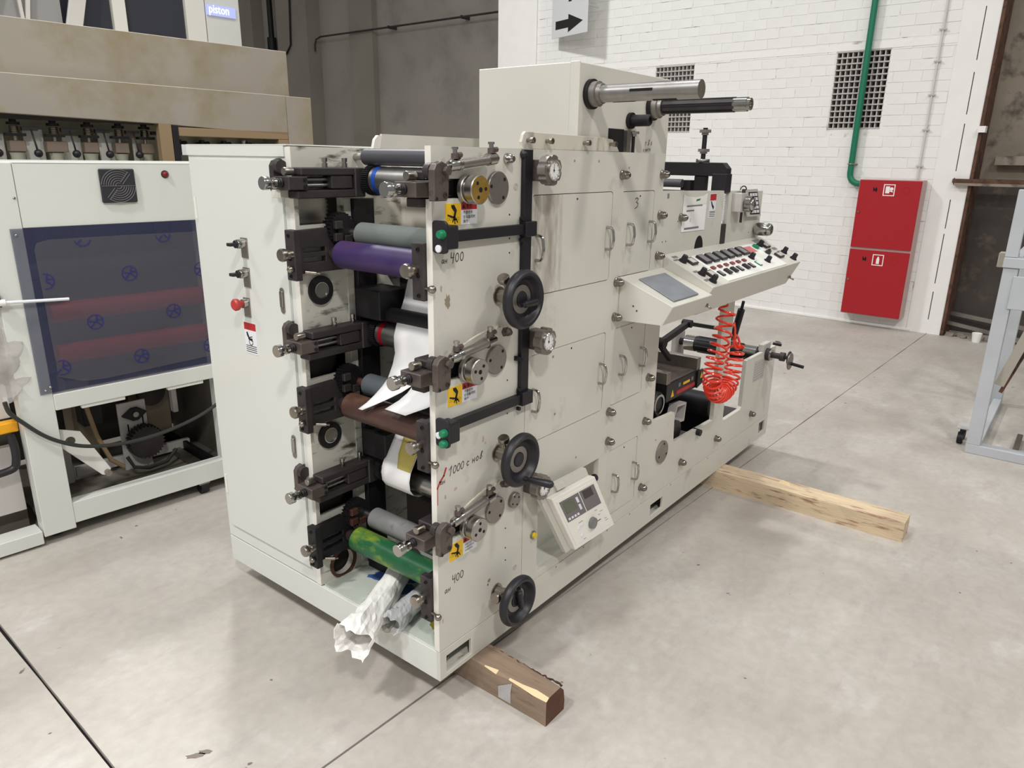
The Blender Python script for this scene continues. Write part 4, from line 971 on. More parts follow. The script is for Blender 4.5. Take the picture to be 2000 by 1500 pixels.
for (u, v) in ((0.46, 0.18), (0.46, 0.31)): build('key', tbox(B(), u - 0.025, u + 0.025, v, v + 0.10, 0.0245, 0.027), 'button_white', tc, 0.001)
for i in range(4): build('key', tbox(B(), 0.15 + i * 0.065, 0.195 + i * 0.065, 0.435, 0.475, 0.0245, 0.026), 'button_white', tc, 0.0006)
build('dial_knob', B().lathe(tp(0.55, 0.72, 0.0235), uN, [(0, 0), (0, 0.021), (0.012, 0.020), (0.013, 0)], 26), 'rubber_light', tc)
for (u, v) in ((0.27, 0.66), (0.36, 0.63), (0.27, 0.80)): build('key', B().lathe(tp(u, v + 0.03, 0.0235), uN, [(0, 0), (0, 0.009), (0.001, 0.009), (0.001, 0.006), (0.002, 0.005), (0.002, 0)], 16), 'button_white', tc)
for (u, v, w) in ((0.30, 0.60, 0.10), (0.70, 0.56, 0.06), (0.80, 0.62, 0.07), (0.74, 0.66, 0.05), (0.84, 0.78, 0.05), (0.84, 0.82, 0.07), (0.26, 0.90, 0.06)): build('face_print', tbox(B(), u, u + w, v, v + 0.008, 0.0235, 0.0238), 'print_grey', tc)
build('face_print', tbox(B(), 0.67, 0.76, 0.745, 0.765, 0.0235, 0.0238), 'print_grey', tc)
build('hanger_clip', tbox(B(), 0.26, 0.46, -0.10, 0.0, -0.004, 0.006), 'cream_side', bk, 0.001)
build('rubber_bung', B().lathe(tp(1.0, 0.12, -0.002), uX, [(0, 0), (0, 0.006), (0.016, 0.006), (0.02, 0.014), (0.026, 0.014), (0.027, 0)], 14), 'black_plastic', bk)

# ---- rewind box on top with two cantilever shafts
build('rewind_box', B().box(0.655, 1.262, 0.021, 0.415, 1.60, 1.884), 'cream', press, 0.002)
q = build('box_edge_trim', B().box(0.652, 0.660, 0.016, 0.05, 1.632, 1.886), 'cream', press, 0.002)
build('box_opening', B().box(0.842, 0.942, 0.0195, 0.0208, 1.6305, 1.703), 'dark_void', press)
build('opening_post', B().box(0.944, 0.968, 0.008, 0.0208, 1.6305, 1.700), 'brushed', press)
def shaft(x, z, L, r, main, tip):
    q = build('rewind_shaft', B().lathe((x, 0.02, z), (0, -1, 0), [(0, 0), (0, 0.044), (0.012, 0.044), (0.014, 0.03), (0.014, 0)], 36), 'black_iron', press)
    build('shaft_collar', B().lathe((x, 0.008, z), (0, -1, 0), [(0, 0), (0, 0.037), (0.020, 0.037), (0.022, 0.030), (0.034, 0.029), (0.036, 0)], 32), 'brushed', q)
    build('mandrel', B().lathe((x, -0.026, z), (0, -1, 0), [(0, 0), (0, r), (L - 0.026 if not tip else L - 0.06, r), (L - 0.026 if not tip else L - 0.06, r * 0.6), (L - 0.0265 if not tip else L - 0.0605, 0)], 32), main, q)
    return q
q = shaft(0.725, 1.797, 0.345, 0.0255, 'steel', False)
for a, y0 in ((-0.35, -0.13), (1.75, -0.06), (-1.9, -0.05), (-1.75, -0.20), (1.3, -0.2)):
    d = Vector((math.cos(a + PI), 0, math.sin(a + PI)))
    if a == -0.35: d = Vector((-0.985, 0, 0.15))
    d.normalize(); t = Vector((-d.z, 0, d.x)); c = Vector((0.725, 0, 1.797)) + d * 0.0256
    build('key_slot', B().hexa([c + t * s * 0.004 + d * e + Vector((0, yy, 0)) for e in (-0.002, 0.0006) for (s, yy) in ((-1, y0), (1, y0), (1, y0 - 0.075), (-1, y0 - 0.075))]), 'dark_void', q)

q = shaft(1.125, 1.783, 0.34, 0.021, 'black_iron', True)
for i in range(7):
    a = 2 * PI * i / 7; d = Vector((math.cos(a), 0, math.sin(a))); c = Vector((1.125, 0, 1.783)) + d * 0.021
    t = Vector((-d.z, 0, d.x)); build('expanding_leaf', B().hexa([c + t * s * 0.0045 + d * e + Vector((0, yy, 0)) for e in (-0.002, 0.0025) for (s, yy) in ((-1, -0.03), (1, -0.03), (1, -0.285), (-1, -0.285))]), 'dark_steel', q)

build('shaft_end', B().lathe((1.125, -0.28, 1.783), (0, -1, 0), [(0, 0), (0, 0.0225), (0.045, 0.0225), (0.047, 0.019), (0.056, 0.019), (0.056, 0.011), (0.05, 0.011), (0.05, 0)], 24), 'chrome', q)
q = build('stub_shaft', B().lathe((0.975, 0.02, 1.732), (0, -1, 0), [(0, 0), (0, 0.026), (0.012, 0.026), (0.012, 0.019), (0.074, 0.0185), (0.078, 0.015), (0.078, 0.010), (0.07, 0.010), (0.07, 0)], 28), 'black_iron', press)
st = build('clamp_strip', B().prism([(0.366, 1.6305), (0.890, 1.6305), (0.872, 1.650), (0.845, 1.668), (0.790, 1.672), (0.378, 1.676), (0.368, 1.668), (0.360, 1.648)], 'y', 0.004, 0.014), 'cream_scuffed', press, 0.001)
for x in (0.385, 0.475, 0.672, 0.828):
    build('strip_bolt', B().cyl((x, 0.004, 1.653), (x, -0.012, 1.653), 0.0055, n=10).lathe((x, -0.010, 1.653), (0, -1, 0), [(0, 0), (0, 0.0085), (0.010, 0.0085), (0.010, 0.004), (0.006, 0.004), (0.006, 0)], 14), 'dull_chrome', st)
q = build('adjusting_screw', B().cyl((0.990, 0.010, 1.62), (0.990, 0.010, 1.70), 0.0055, n=12), 'black_iron', press)
build('screw_nut', B().lathe((0.990, 0.010, 1.682), (0, 0, 1), [(0, 0), (0, 0.009), (0.008, 0.009), (0.008, 0.019), (0.016, 0.019), (0.016, 0)], 16), 'chrome', q)
write('handwriting', (1.09, 0.0205, 1.655), 'т в л', 0.022, 0.25, m='print_grey', w=0.0022); write('handwriting', (1.08, 0.0205, 1.635), 'с нете', 0.016, 0.4, m='print_grey', w=0.002)

# ---- die-cutting head: black gate spanning the web, spring slot, sliding bar
gt = build('die_gate', B().prism([(0.0, 1.475), (0.0, 1.578), (0.022, 1.602), (0.56, 1.602), (0.56, 1.545), (0.058, 1.545), (0.058, 1.475)], 'x', 1.795, 1.842), 'black_paint', press, 0.002)
build('gate_shoe', B().box(1.786, 1.848, -0.003, 0.062, 1.478, 1.556), 'black_paint', gt, 0.002)
build('slide_block', B().box(1.80, 1.84, 0.100, 0.150, 1.45, 1.545), 'black_iron', gt, 0.002)
build('side_block', B().box(1.785, 1.83, 0.16, 0.205, 1.45, 1.526), 'black_iron', gt, 0.002)
build('block_bolt', B().lathe((1.795, 0.165, 1.47), (-1, 0, 0), [(0, 0), (0, 0.013), (0.016, 0.012), (0.018, 0)], 14), 'chrome', gt)
build('die_shaft', ycyl(1.77, 1.512, 0.19, 0.56, 0.018, 18), 'roller_charcoal', gt)
build('die_rail', B().box(1.75, 1.77, 0.17, 0.56, 1.452, 1.484), 'brushed', gt)
q = build('clamping_screw', B().cyl((1.818, 0.125, 1.60), (1.818, 0.125, 1.745), 0.010, n=14), 'black_iron', gt)
build('screw_collar', B().lathe((1.818, 0.125, 1.6021), (0, 0, 1), [(0, 0), (0, 0.032), (0.014, 0.032), (0.014, 0)], 4), 'brushed', q)
build('screw_nut', B().lathe((1.818, 0.125, 1.638), (0, 0, 1), [(0, 0), (0, 0.017), (0.008, 0.017), (0.008, 0.027), (0.020, 0.027), (0.020, 0)], 6), 'brushed', q)
build('screw_nut', B().lathe((1.818, 0.125, 1.715), (0, 0, 1), [(0, 0), (0, 0.016), (0.010, 0.016), (0.010, 0.027), (0.022, 0.027), (0.022, 0)], 6), 'brushed', q)
b = B(); n = 26
b.tube([(1.806 + 0.013 * math.cos(i * 0.9), 0.012 + 0.011 * math.sin(i * 0.9), 1.475 - 0.115 * i / 120) for i in range(121)], 0.0022, 6)
build('slot_spring', b, 'button_white', gt)
build('slot_block', B().box(1.790, 1.835, -0.004, 0.03, 1.245, 1.345), 'dark_steel', gt, 0.002)
build('slot_void', B().box(1.778, 1.855, 0.045, 0.05, 1.236, 1.385), 'dark_void', press)
b = B(); hp = [(1.571 - 0.040, 1.225)] + [(1.571 + 0.040 * math.cos(a), 1.262 + 0.040 * math.sin(a) * 1.25) for a in [PI - PI * i / 14 for i in range(15)]] + [(1.611, 1.225)]
b.prism(hp, 'y', -0.0008, 0.0); build('sight_hole', b, 'dark_void', press)
q = build('instruction_sheet', B().prism([(1.392, 1.337), (1.608, 1.334), (1.612, 1.480), (1.58, 1.472), (1.50, 1.468), (1.43, 1.473), (1.392, 1.482)], 'y', -0.0022, -0.0012), 'paper', press)
build('sheet_flap', B().prism([(1.392, 1.440), (1.608, 1.440), (1.612, 1.479), (1.58, 1.472), (1.50, 1.468), (1.43, 1.473), (1.392, 1.481)], 'y', -0.0032, -0.0022), 'panel_white', q)
b = B()
for (x0, x1, z) in ((1.425, 1.57, 1.435), (1.425, 1.495, 1.417)): b.box(x0, x1, -0.0026, -0.0022, z - 0.0028, z + 0.0028)
b.box(1.415, 1.55, -0.0026, -0.0022, 1.344, 1.352); b.box(1.465, 1.468, -0.0026, -0.0022, 1.372, 1.387)
build('sheet_print', b, 'print_grey', q)
build('green_mark', B().prism([(1.505, 1.452), (1.54, 1.455), (1.545, 1.462), (1.51, 1.460)], 'y', -0.0038, -0.0032), 'button_green', q)
q = build('warning_sticker', B().box(1.643, 1.708, -0.001, 0.0, 1.378, 1.478), 'sticker_white', press)
build('sticker_header', B().box(1.645, 1.706, -0.0014, -0.001, 1.450, 1.476), 'sticker_red', q)
b = B(); b.prism([(1.655, 1.446), (1.662, 1.448), (1.676, 1.432), (1.690, 1.424), (1.684, 1.412), (1.672, 1.422), (1.664, 1.430)], 'y', -0.0014, -0.001)
for z in (1.405, 1.399, 1.392, 1.385): b.box(1.648, 1.704, -0.0014, -0.001, z - 0.0012, z + 0.0012)
build('sticker_print', b, 'print_black', q)
build('label_tag', B().box(1.255, 1.27, -0.0006, 0.0, 1.47, 1.488), 'print_grey', press)
# gauge with slanted label plate, chrome roller end
q = build('register_gauge', B().box(1.880, 1.945, -0.042, 0.0, 1.395, 1.475), 'grille_grey', press, 0.002)
c = Vector((1.930, -0.042, 1.428)); P = []
for i in range(64):
    a = 2 * PI * i / 64; r = 0.036 - 0.006 * max(0, math.cos(6 * a)) ** 2; P.append((c.x + r * math.cos(a), c.z + r * math.sin(a)))
build('gauge_knob', B().prism(P, 'y', -0.075, -0.050).cyl(c, c + Vector((0, -0.01, 0)), 0.02), 'chrome', q, 0.004, 2)
build('knob_dome', B().dome((c.x, -0.075, c.z), (0, -1, 0), 0.026, 0.014), 'chrome', q)
build('knob_pin', B().cyl((1.93, -0.03, 1.475), (1.93, -0.03, 1.492), 0.008, n=10).cyl((1.955, -0.02, 1.39), (1.955, -0.02, 1.345), 0.006, n=8), 'dark_steel', q)
build('wire_loop', B().tube([(1.95 + 0.035 * math.cos(t), -0.02, 1.488 + 0.016 * math.sin(t)) for t in [PI * i / 10 for i in range(11)]], 0.0028, 6), 'dark_steel', q)
LT, RT, LBt, RBt = (1.985, 1.488), (2.135, 1.488), (2.040, 1.366), (2.215, 1.362)
def lpq(u, v, y): 
    t = (LT[0] + (RT[0] - LT[0]) * u, LT[1] + (RT[1] - LT[1]) * u); q_ = (LBt[0] + (RBt[0] - LBt[0]) * u, LBt[1] + (RBt[1] - LBt[1]) * u)
    return Vector((t[0] + (q_[0] - t[0]) * v, y, t[1] + (q_[1] - t[1]) * v))
def lpbox(u0, u1, v0, v1, y0, y1): return B().hexa([lpq(u0, v1, y0), lpq(u1, v1, y0), lpq(u1, v1, y1), lpq(u0, v1, y1), lpq(u0, v0, y0), lpq(u1, v0, y0), lpq(u1, v0, y1), lpq(u0, v0, y1)])
lp = build('label_plate', lpbox(0, 1, 0, 1, -0.016, -0.010), 'grille_grey', press)
build('plate_border', lpbox(0.22, 0.93, 0.10, 0.92, -0.0175, -0.016), 'print_black', lp)
for i in range(5):
    for j in range(3): build('plate_figure', lpbox(0.28 + 0.21 * j, 0.45 + 0.21 * j, 0.14 + 0.155 * i, 0.25 + 0.155 * i, -0.0185, -0.0175), 'sticker_white', lp)
build('nip_roller_end', B().lathe((2.185, 0.0, 1.303), (0, -1, 0), [(0, 0), (0, 0.012), (0.010, 0.012), (0.010, 0.027), (0.024, 0.031), (0.070, 0.030), (0.082, 0.026), (0.086, 0.020), (0.086, 0.012), (0.074, 0.010), (0.074, 0)], 28), 'chrome', press)
b = B()
for (x, z) in ((1.43, 1.21), (1.36, 1.38), (2.12, 1.29), (1.70, 1.39), (1.24, 1.31), (1.27, 1.31), (1.23, 1.40)): b.cyl((x, -0.0004, z), (x, 0.0, z), 0.0032, n=8)
build('tapped_hole', b, 'stain_dark', press)

# ---- control consoles
P = [(0.0, 1.262), (-0.213, 1.158), (-0.155, 1.047), (0.0, 1.02)]
mc = build('control_console', B().prism(P, 'x', 1.26, 2.268), 'cream', press, 0.002)
P = [(0.0, 1.212), (-0.213, 1.131), (-0.176, 1.061), (0.0, 1.056)]
sc2 = build('junction_console', B().prism(P, 'x', 0.936, 1.2585), 'cream', press, 0.002)
CO = Vector((1.26, 0, 1.262)); cy = Vector((0, -0.213, -0.104)).normalized(); cx = Vector((1, 0, 0)); cn = Vector((0, -0.104, 0.213)).normalized()
def cp(u, v, d=0.0): return CO + cx * u + cy * v + cn * d
def cbox(b, u0, u1, v0, v1, d0, d1):
    return b.hexa([cp(u0, v1, d0), cp(u1, v1, d0), cp(u1, v0, d0), cp(u0, v0, d0), cp(u0, v1, d1), cp(u1, v1, d1), cp(u1, v0, d1), cp(u0, v0, d1)])
build('console_panel', cbox(B(), 0.157, 0.833, 0.043, 0.229, 0.0, 0.003), 'panel_white', mc, 0.002)
for i in range(6):
    u = 0.173 + 0.0785 * i
    q = build('panel_meter', cbox(B(), u, u + 0.054, 0.056, 0.112, 0.003, 0.013), 'black_plastic', mc, 0.001)
    build('meter_window', cbox(B(), u + 0.006, u + 0.048, 0.060, 0.107, 0.013, 0.0135), 'meter_face', q)
build('panel_meter', cbox(B(), 0.625, 0.640, 0.056, 0.112, 0.003, 0.010), 'black_plastic', mc)
build('blank_window', cbox(B(), 0.566, 0.622, 0.058, 0.098, 0.003, 0.008), 'brushed', mc)
build('console_label', cbox(B(), 0.655, 0.745, 0.060, 0.105, 0.003, 0.0036), 'pink_label', mc)
for i in range(6):
    u = 0.176 + 0.064 * i
    build('indicator_lamp', cbox(B(), u - 0.014, u + 0.014, 0.134, 0.150, 0.003, 0.010), 'lamp_maroon', mc, 0.001)
    q = build('rocker_switch', cbox(B(), u - 0.014 + 0.002, u + 0.014 + 0.002, 0.165, 0.198, 0.003, 0.012 if i in (1, 2, 4) else 0.008), 'black_plastic', mc, 0.001)
    build('switch_face', cbox(B(), u - 0.008, u + 0.012, 0.168, 0.194, 0.012 if i in (1, 2, 4) else 0.008, 0.0128 if i in (1, 2, 4) else 0.0088), 'meter_face' if i not in (1, 2, 4) else 'dark_steel', q)
b = B(); cbox(b, 0.566, 0.590, 0.164, 0.198, 0.003, 0.007); build('start_switch', b, 'button_green', mc); build('switch_face', cbox(B(), 0.569, 0.587, 0.168, 0.194, 0.007, 0.0078), 'button_white', mc)
def knob(u, v):
    b = B().lathe(cp(u, v, 0.0), cn, [(0, 0), (0, 0.017), (0.006, 0.016), (0.006, 0)], 20)
    b.lathe(cp(u, v, 0.006), cn, [(0, 0), (0, 0.0125), (0.022, 0.0105), (0.023, 0)], 12)
    build('console_knob', b, 'black_plastic', mc)
for (u, v) in ((0.595, 0.136), (0.691, 0.18), (0.854, 0.068), (0.985, 0.150), (0.975, 0.206), (0.049, 0.155), (0.052, 0.206), (0.051, 0.063)): knob(u, v)
build('console_button', B().lathe(cp(0.78, 0.076, 0.003), cn, [(0, 0), (0, 0.017), (0.010, 0.016), (0.012, 0)], 20), 'button_green', mc)
build('console_button', B().lathe(cp(0.80, 0.105, 0.003), cn, [(0, 0), (0, 0.015), (0.008, 0.014), (0.010, 0)], 20), 'button_white', mc)
build('key_switch', B().lathe(cp(0.805, 0.132, 0.003), cn, [(0, 0), (0, 0.013), (0.012, 0.012), (0.012, 0)], 18).beam(cp(0.79, 0.132, 0.018), cp(0.82, 0.132, 0.018), 0.004, 0.014), 'dark_steel', mc)
build('key_switch', B().lathe(cp(0.845, 0.124, 0.003), cn, [(0, 0), (0, 0.010), (0.010, 0.009), (0.010, 0)], 16), 'dull_chrome', mc)
for (u0, u1, v0, v1) in ((0.075, 0.125, 0.057, 0.098), (0.078, 0.128, 0.150, 0.190), (0.875, 0.925, 0.062, 0.098), (0.855, 0.91, 0.146, 0.182)):
    q = build('frame_window', cbox(B(), u0, u1, v0, v1, 0.0, 0.010), 'dark_steel', mc, 0.001); build('window_glass', cbox(B(), u0 + 0.007, u1 - 0.007, v0 + 0.006, v1 - 0.006, 0.010, 0.0106), 'grille_grey', q)
for (u0, u1, v0, v1) in ((0.025, 0.065, 0.022, 0.036), (0.005, 0.045, 0.042, 0.052), (0.02, 0.055, 0.128, 0.140), (0.01, 0.05, 0.185, 0.198), (0.86, 0.94, 0.02, 0.045), (0.93, 0.98, 0.10, 0.118), (0.935, 0.975, 0.13, 0.138)):
    build('engraved_tag', cbox(B(), u0, u1, v0, v1, 0.0, 0.0008), 'rubber_light', mc)
for x in (1.288, 2.238):
    build('console_latch', B().cyl((x, -0.172, 1.085), (x, -0.20, 1.073), 0.0035, n=8).box(x - 0.012, x + 0.012, -0.182, -0.174, 1.079, 1.089), 'dull_chrome', mc)
SO = Vector((0.94, 0, 1.212)); sy_ = Vector((0, -0.213, -0.081)).normalized(); sn_ = Vector((0, -0.081, 0.213)).normalized()
def sp2(u, v, d): return SO + cx * u + sy_ * v + sn_ * d
b = B(); b.hexa([sp2(u, v, d) for d in (0.0005, 0.006) for (u, v) in ((0.038, 0.206), (0.238, 0.206), (0.262, 0.040), (0.062, 0.040))]); build('console_pad', b, 'pad_grey', sc2, 0.003)
for (y, z) in ((-0.06, 1.115), (-0.075, 1.10)): build('console_hole', B().cyl((0.9358, y, z), (0.935, y, z), 0.0035, n=8), 'stain_dark', sc2)

# ---- open unwind section: die frame, rollers, far plate
build('unwind_far_plate', B().prism([(1.0, 0.105), (2.735, 0.105), (2.735, 0.40), (2.62, 0.44), (1.62, 0.44), (1.62, 0.90), (1.55, 1.0), (1.0, 1.0)], 'y', 0.535, 0.555), 'cream', press)
build('unwind_floor', B().box(1.28, 2.72, 0.021, 0.534, 0.20, 0.212), 'dark_steel', press)
build('column_inside', B().box(1.21, 1.27, 0.021, 0.53, 0.23, 1.02), 'cream_side', press)
build('upper_support', B().box(1.275, 1.78, 0.46, 0.53, 1.0, 1.44), 'cream', press)
pf = build('column_window', B().prism([(2.415, 0.478), (2.576, 0.472), (2.576, 0.590), (2.415, 0.592)], 'y', -0.001, 0.0), 'grille_grey', press)
b = B()
for i in range(9):
    for j in range(7): b.cyl((2.43 + 0.016 * i, -0.0014, 0.488 + 0.0145 * j), (2.43 + 0.016 * i, -0.001, 0.488 + 0.0145 * j), 0.003, n=6)
build('perforation', b, 'print_grey', pf)
q = build('unwind_shaft', ycyl(2.56, 0.600, 0.03, 0.46, 0.044, 28), 'black_iron', press)
for (y0, y1) in ((0.40, 0.462), (0.04, 0.11)): build('shaft_cone', ycyl(2.56, 0.600, y0, y1, 0.046, 28), 'chrome', q)
b = B()
for i in range(8):
    a = 2 * PI * i / 8; b.beam((2.56 + 0.0455 * math.cos(a), 0.12, 0.600 + 0.0455 * math.sin(a)), (2.56 + 0.0455 * math.cos(a), 0.39, 0.600 + 0.0455 * math.sin(a)), 0.006, 0.006)
build('shaft_rib', b, 'roller_charcoal', q)
build('shaft_core', ycyl(2.56, 0.600, 0.46, 0.535, 0.020, 16), 'dark_steel', q)
build('far_bearing', B().box(2.50, 2.62, 0.50, 0.53, 0.44, 0.655), 'grille_grey', press, 0.004)
q = build('shaft_lock', B().lathe((2.585, 0.0, 0.603), (0, -1, 0), [(0, 0), (0, 0.034), (0.02, 0.034), (0.02, 0.016), (0.075, 0.016), (0.075, 0.024), (0.10, 0.024), (0.10, 0.010), (0.12, 0.010), (0.12, 0.036), (0.126, 0.036), (0.126, 0)], 24), 'dark_steel', press)
build('bearing_cap', B().box(2.53, 2.64, 0.0, 0.03, 0.625, 0.665), 'grille_grey', q, 0.003); build('lock_ring', B().lathe((2.585, -0.02, 0.603), (0, -1, 0), [(0, 0.0), (0, 0.030), (0.012, 0.030), (0.012, 0)], 22), 'chrome', q)
build('hand_disc', B().lathe((2.585, -0.128, 0.585), (0, -1, 0), [(0, 0), (0, 0.046), (0.005, 0.046), (0.005, 0)], 26), 'brushed', q)
build('crank_pin', B().cyl((2.60, -0.13, 0.570), (2.60, -0.20, 0.562), 0.009, n=12), 'black_iron', q); build('clamp_pin', B().cyl((2.66, -0.005, 0.65), (2.66, -0.05, 0.648), 0.008, n=10), 'black_iron', q)
dbx = build('die_unit', B().box(1.50, 1.835, 0.055, 0.52, 0.585, 0.668), 'black_paint', press, 0.002)
for (x0, x1, z1) in ((1.80, 1.836, 0.728), (1.492, 1.528, 0.722)): build('die_rail', B().box(x0, x1, 0.054, 0.52, 0.6681, z1), 'brushed', dbx, 0.002)
build('die_top', B().box(1.53, 1.80, 0.06, 0.52, 0.6681, 0.672), 'bracket_steel', dbx)
build('die_tail', B().prism([(1.80, 0.585), (1.858, 0.60), (1.858, 0.668), (1.80, 0.668)], 'y', 0.046, 0.0545), 'black_paint', dbx)
b = B(); b2 = B(); b3 = B(); b4 = B()
b.box(1.60, 1.79, 0.0540, 0.0548, 0.600, 0.618); build('die_label', b, 'red_smear', dbx)
b2.box(1.662, 1.73, 0.0540, 0.0548, 0.632, 0.644)
for (x, z) in ((1.558, 0.612), (1.838, 0.640)): b2.prism([(x - 0.015, z - 0.012), (x + 0.015, z - 0.012), (x, z + 0.020)], 'y', 0.0447, 0.0455) if x > 1.8 else b2.prism([(x - 0.015, z - 0.012), (x + 0.015, z - 0.012), (x, z + 0.020)], 'y', 0.0540, 0.0548)
build('hazard_triangle', b2, 'sticker_yellow', dbx)
for x in (1.625, 1.757): b3.box(x - 0.010, x + 0.010, 0.0540, 0.0548, 0.632, 0.650)
build('info_tag', b3, 'rubber_light', dbx)
build('die_motor', B().lathe((1.42, 0.05, 0.60), (0, 1, 0), [(0, 0), (0, 0.05), (0.006, 0.055), (0.3, 0.055), (0.3, 0)], 26), 'black_iron', press)
build('motor_ring', B().lathe((1.42, 0.045, 0.60), (0, 1, 0), [(0, 0.036), (0, 0.046), (0.005, 0.046), (0.005, 0.036)], 26), 'chrome', press)
build('lower_roller', ycyl(2.02, 0.44, 0.05, 0.534, 0.060, 26), 'black_iron', press); build('lower_roller', ycyl(1.62, 0.42, 0.05, 0.534, 0.050, 26), 'dark_steel', press)
build('waste_box', B().prism([(1.60, 0.455), (1.72, 0.44), (1.73, 0.53), (1.63, 0.54)], 'y', 0.06, 0.10, [[(1.612, 0.464), (1.712, 0.451), (1.720, 0.522), (1.636, 0.530)]]), 'grille_grey', press)
build('lower_shelf', B().box(1.49, 1.92, 0.021, 0.50, 0.30, 0.31), 'bracket_steel', press)
q = build('shelf_bracket', B().prism([(1.49, 0.3105), (1.93, 0.3105), (1.88, 0.345), (1.60, 0.37), (1.49, 0.36)], 'y', 0.022, 0.034), 'bracket_steel', press, 0.001)
build('shelf_knob', B().cyl((1.74, 0.022, 0.395), (1.74, -0.02, 0.392), 0.016, n=14), 'black_iron', press)
build('cross_bar', B().box(2.13, 2.26, 0.10, 0.53, 0.213, 0.37), 'black_iron', press, 0.01)
# dancer arm of black square bars below the console
da_ = build('dancer_arm', B().beam((1.545, 0.12, 0.842), (1.80, 0.12, 0.885), 0.026, 0.026), 'black_paint', press, 0.002)
build('arm_joint', B().cyl((1.54, 0.10, 0.84), (1.54, 0.145, 0.84), 0.024, n=16), 'black_iron', da_); build('arm_joint', B().cyl((1.80, 0.10, 0.885), (1.80, 0.145, 0.885), 0.018, n=14), 'black_iron', da_)
build('arm_link', B().beam((1.54, 0.13, 0.838), (1.66, 0.13, 0.74), 0.022, 0.022), 'black_paint', da_, 0.002)
build('arm_rod', B().cyl((1.80, 0.12, 0.885), (2.10, 0.06, 0.815), 0.010, n=10), 'black_iron', da_)
build('air_spring', B().cyl((2.30, 0.06, 0.885), (2.33, 0.10, 0.715), 0.018, n=14).cyl((2.30, 0.06, 0.885), (2.29, 0.05, 0.93), 0.008, n=10), 'black_iron', press)
# ================================================================ timbers under the press
def timber(name, label, x0, x1, y0, y1, h, m, seed, front):
    r = random.Random(seed); t = root(name, label, 'timber', ((x0 + x1) / 2, y0, 0))
    rows = []; n = 26
    for i in range(n + 1):
        y = y0 + (y1 - y0) * i / n; w = 0.0025
        wane = (0.012 + 0.010 * math.sin(i * 0.5 + seed) + r.uniform(-0.003, 0.003)) if front else 0.004 + r.uniform(-0.002, 0.003)
        chip = 0.0
        if front and i < 5: chip = (0.007, 0.012, 0.005, 0.002, 0.007)[i] + r.uniform(0, 0.002)
        pts = [(x0 + r.uniform(-w, w), y, 0.0), (x0 + r.uniform(-w, w), y, h - 0.002 - chip * 0.6), (x0 + 0.003 + chip, y, h + r.uniform(-0.001, 0)), (x1 - wane, y, h + r.uniform(-0.001, 0)), (x1 - wane * 0.25, y, h - wane * 0.9), (x1 + r.uniform(-w, w), y, h * 0.35), (x1 + r.uniform(-w, w), y, 0.0)]
        rows.append(pts)
    b = B()
    K = 7
    vs = [p for q in rows for p in q]
    for i in range(n):
        for j in range(K):
            f = (i * K + j, i * K + (j + 1) % K, (i + 1) * K + (j + 1) % K, (i + 1) * K + j)
            b.mi = 0
            if front and j == 1 and i in (0, 1, 2, 4): b.mi = 2
            if front and j in (3, 4): b.mi = 3
            b.add([vs[q] for q in f], [(0, 1, 2, 3)])
    b.mi = 1; b.add(rows[0], [tuple(range(K))]); b.mi = 0; b.add(rows[-1], [tuple(range(K))[::-1]])
    o = build('beam', b, [m, 'wood_end' if front else m, 'wood_split', 'wood_bark'], t)
    if front:
        q = B().tube([(x1 - 0.010 + r.uniform(-0.004, 0.003), y0 + 0.004 + (0.28 - 0.01) * i / 30, h - 0.003 + r.uniform(-0.0015, 0.001)) for i in range(31)], [0.0022 + r.uniform(0, 0.0022) for i in range(31)], 5)
        build('bark_edge', q, 'wood_bark', t)
    return t
t1 = timber('timber_beam', 'short brown squared timber under the near corner of the press', 0.142, 0.236, -0.293, 0.95, 0.0945, 'wood_front', 2, True); t1['group'] = 'timbers under the press'
b = B(); b.sheet([[(0.1412, -0.16 + 0.001 * i, 0.008), (0.1398, -0.16 + 0.001 * i, 0.05), (0.1405, -0.165, 0.086)] for i in range(0, 50, 7)], smooth=False); build('chalk_smear', b, 'wood_chalk', t1)
t2 = timber('timber_beam', 'long pale mottled timber under the far section of the press', 2.032, 2.150, -0.876, 0.95, 0.0945, 'wood_pale', 5, False); t2['group'] = 'timbers under the press'
build('split_chip', B().hexa([(2.09, -0.36, 0.094), (2.13, -0.34, 0.094), (2.145, -0.30, 0.094), (2.10, -0.29, 0.094), (2.095, -0.355, 0.0965), (2.128, -0.338, 0.0965), (2.14, -0.302, 0.0965), (2.105, -0.295, 0.0965)]), 'wood_split', t2)

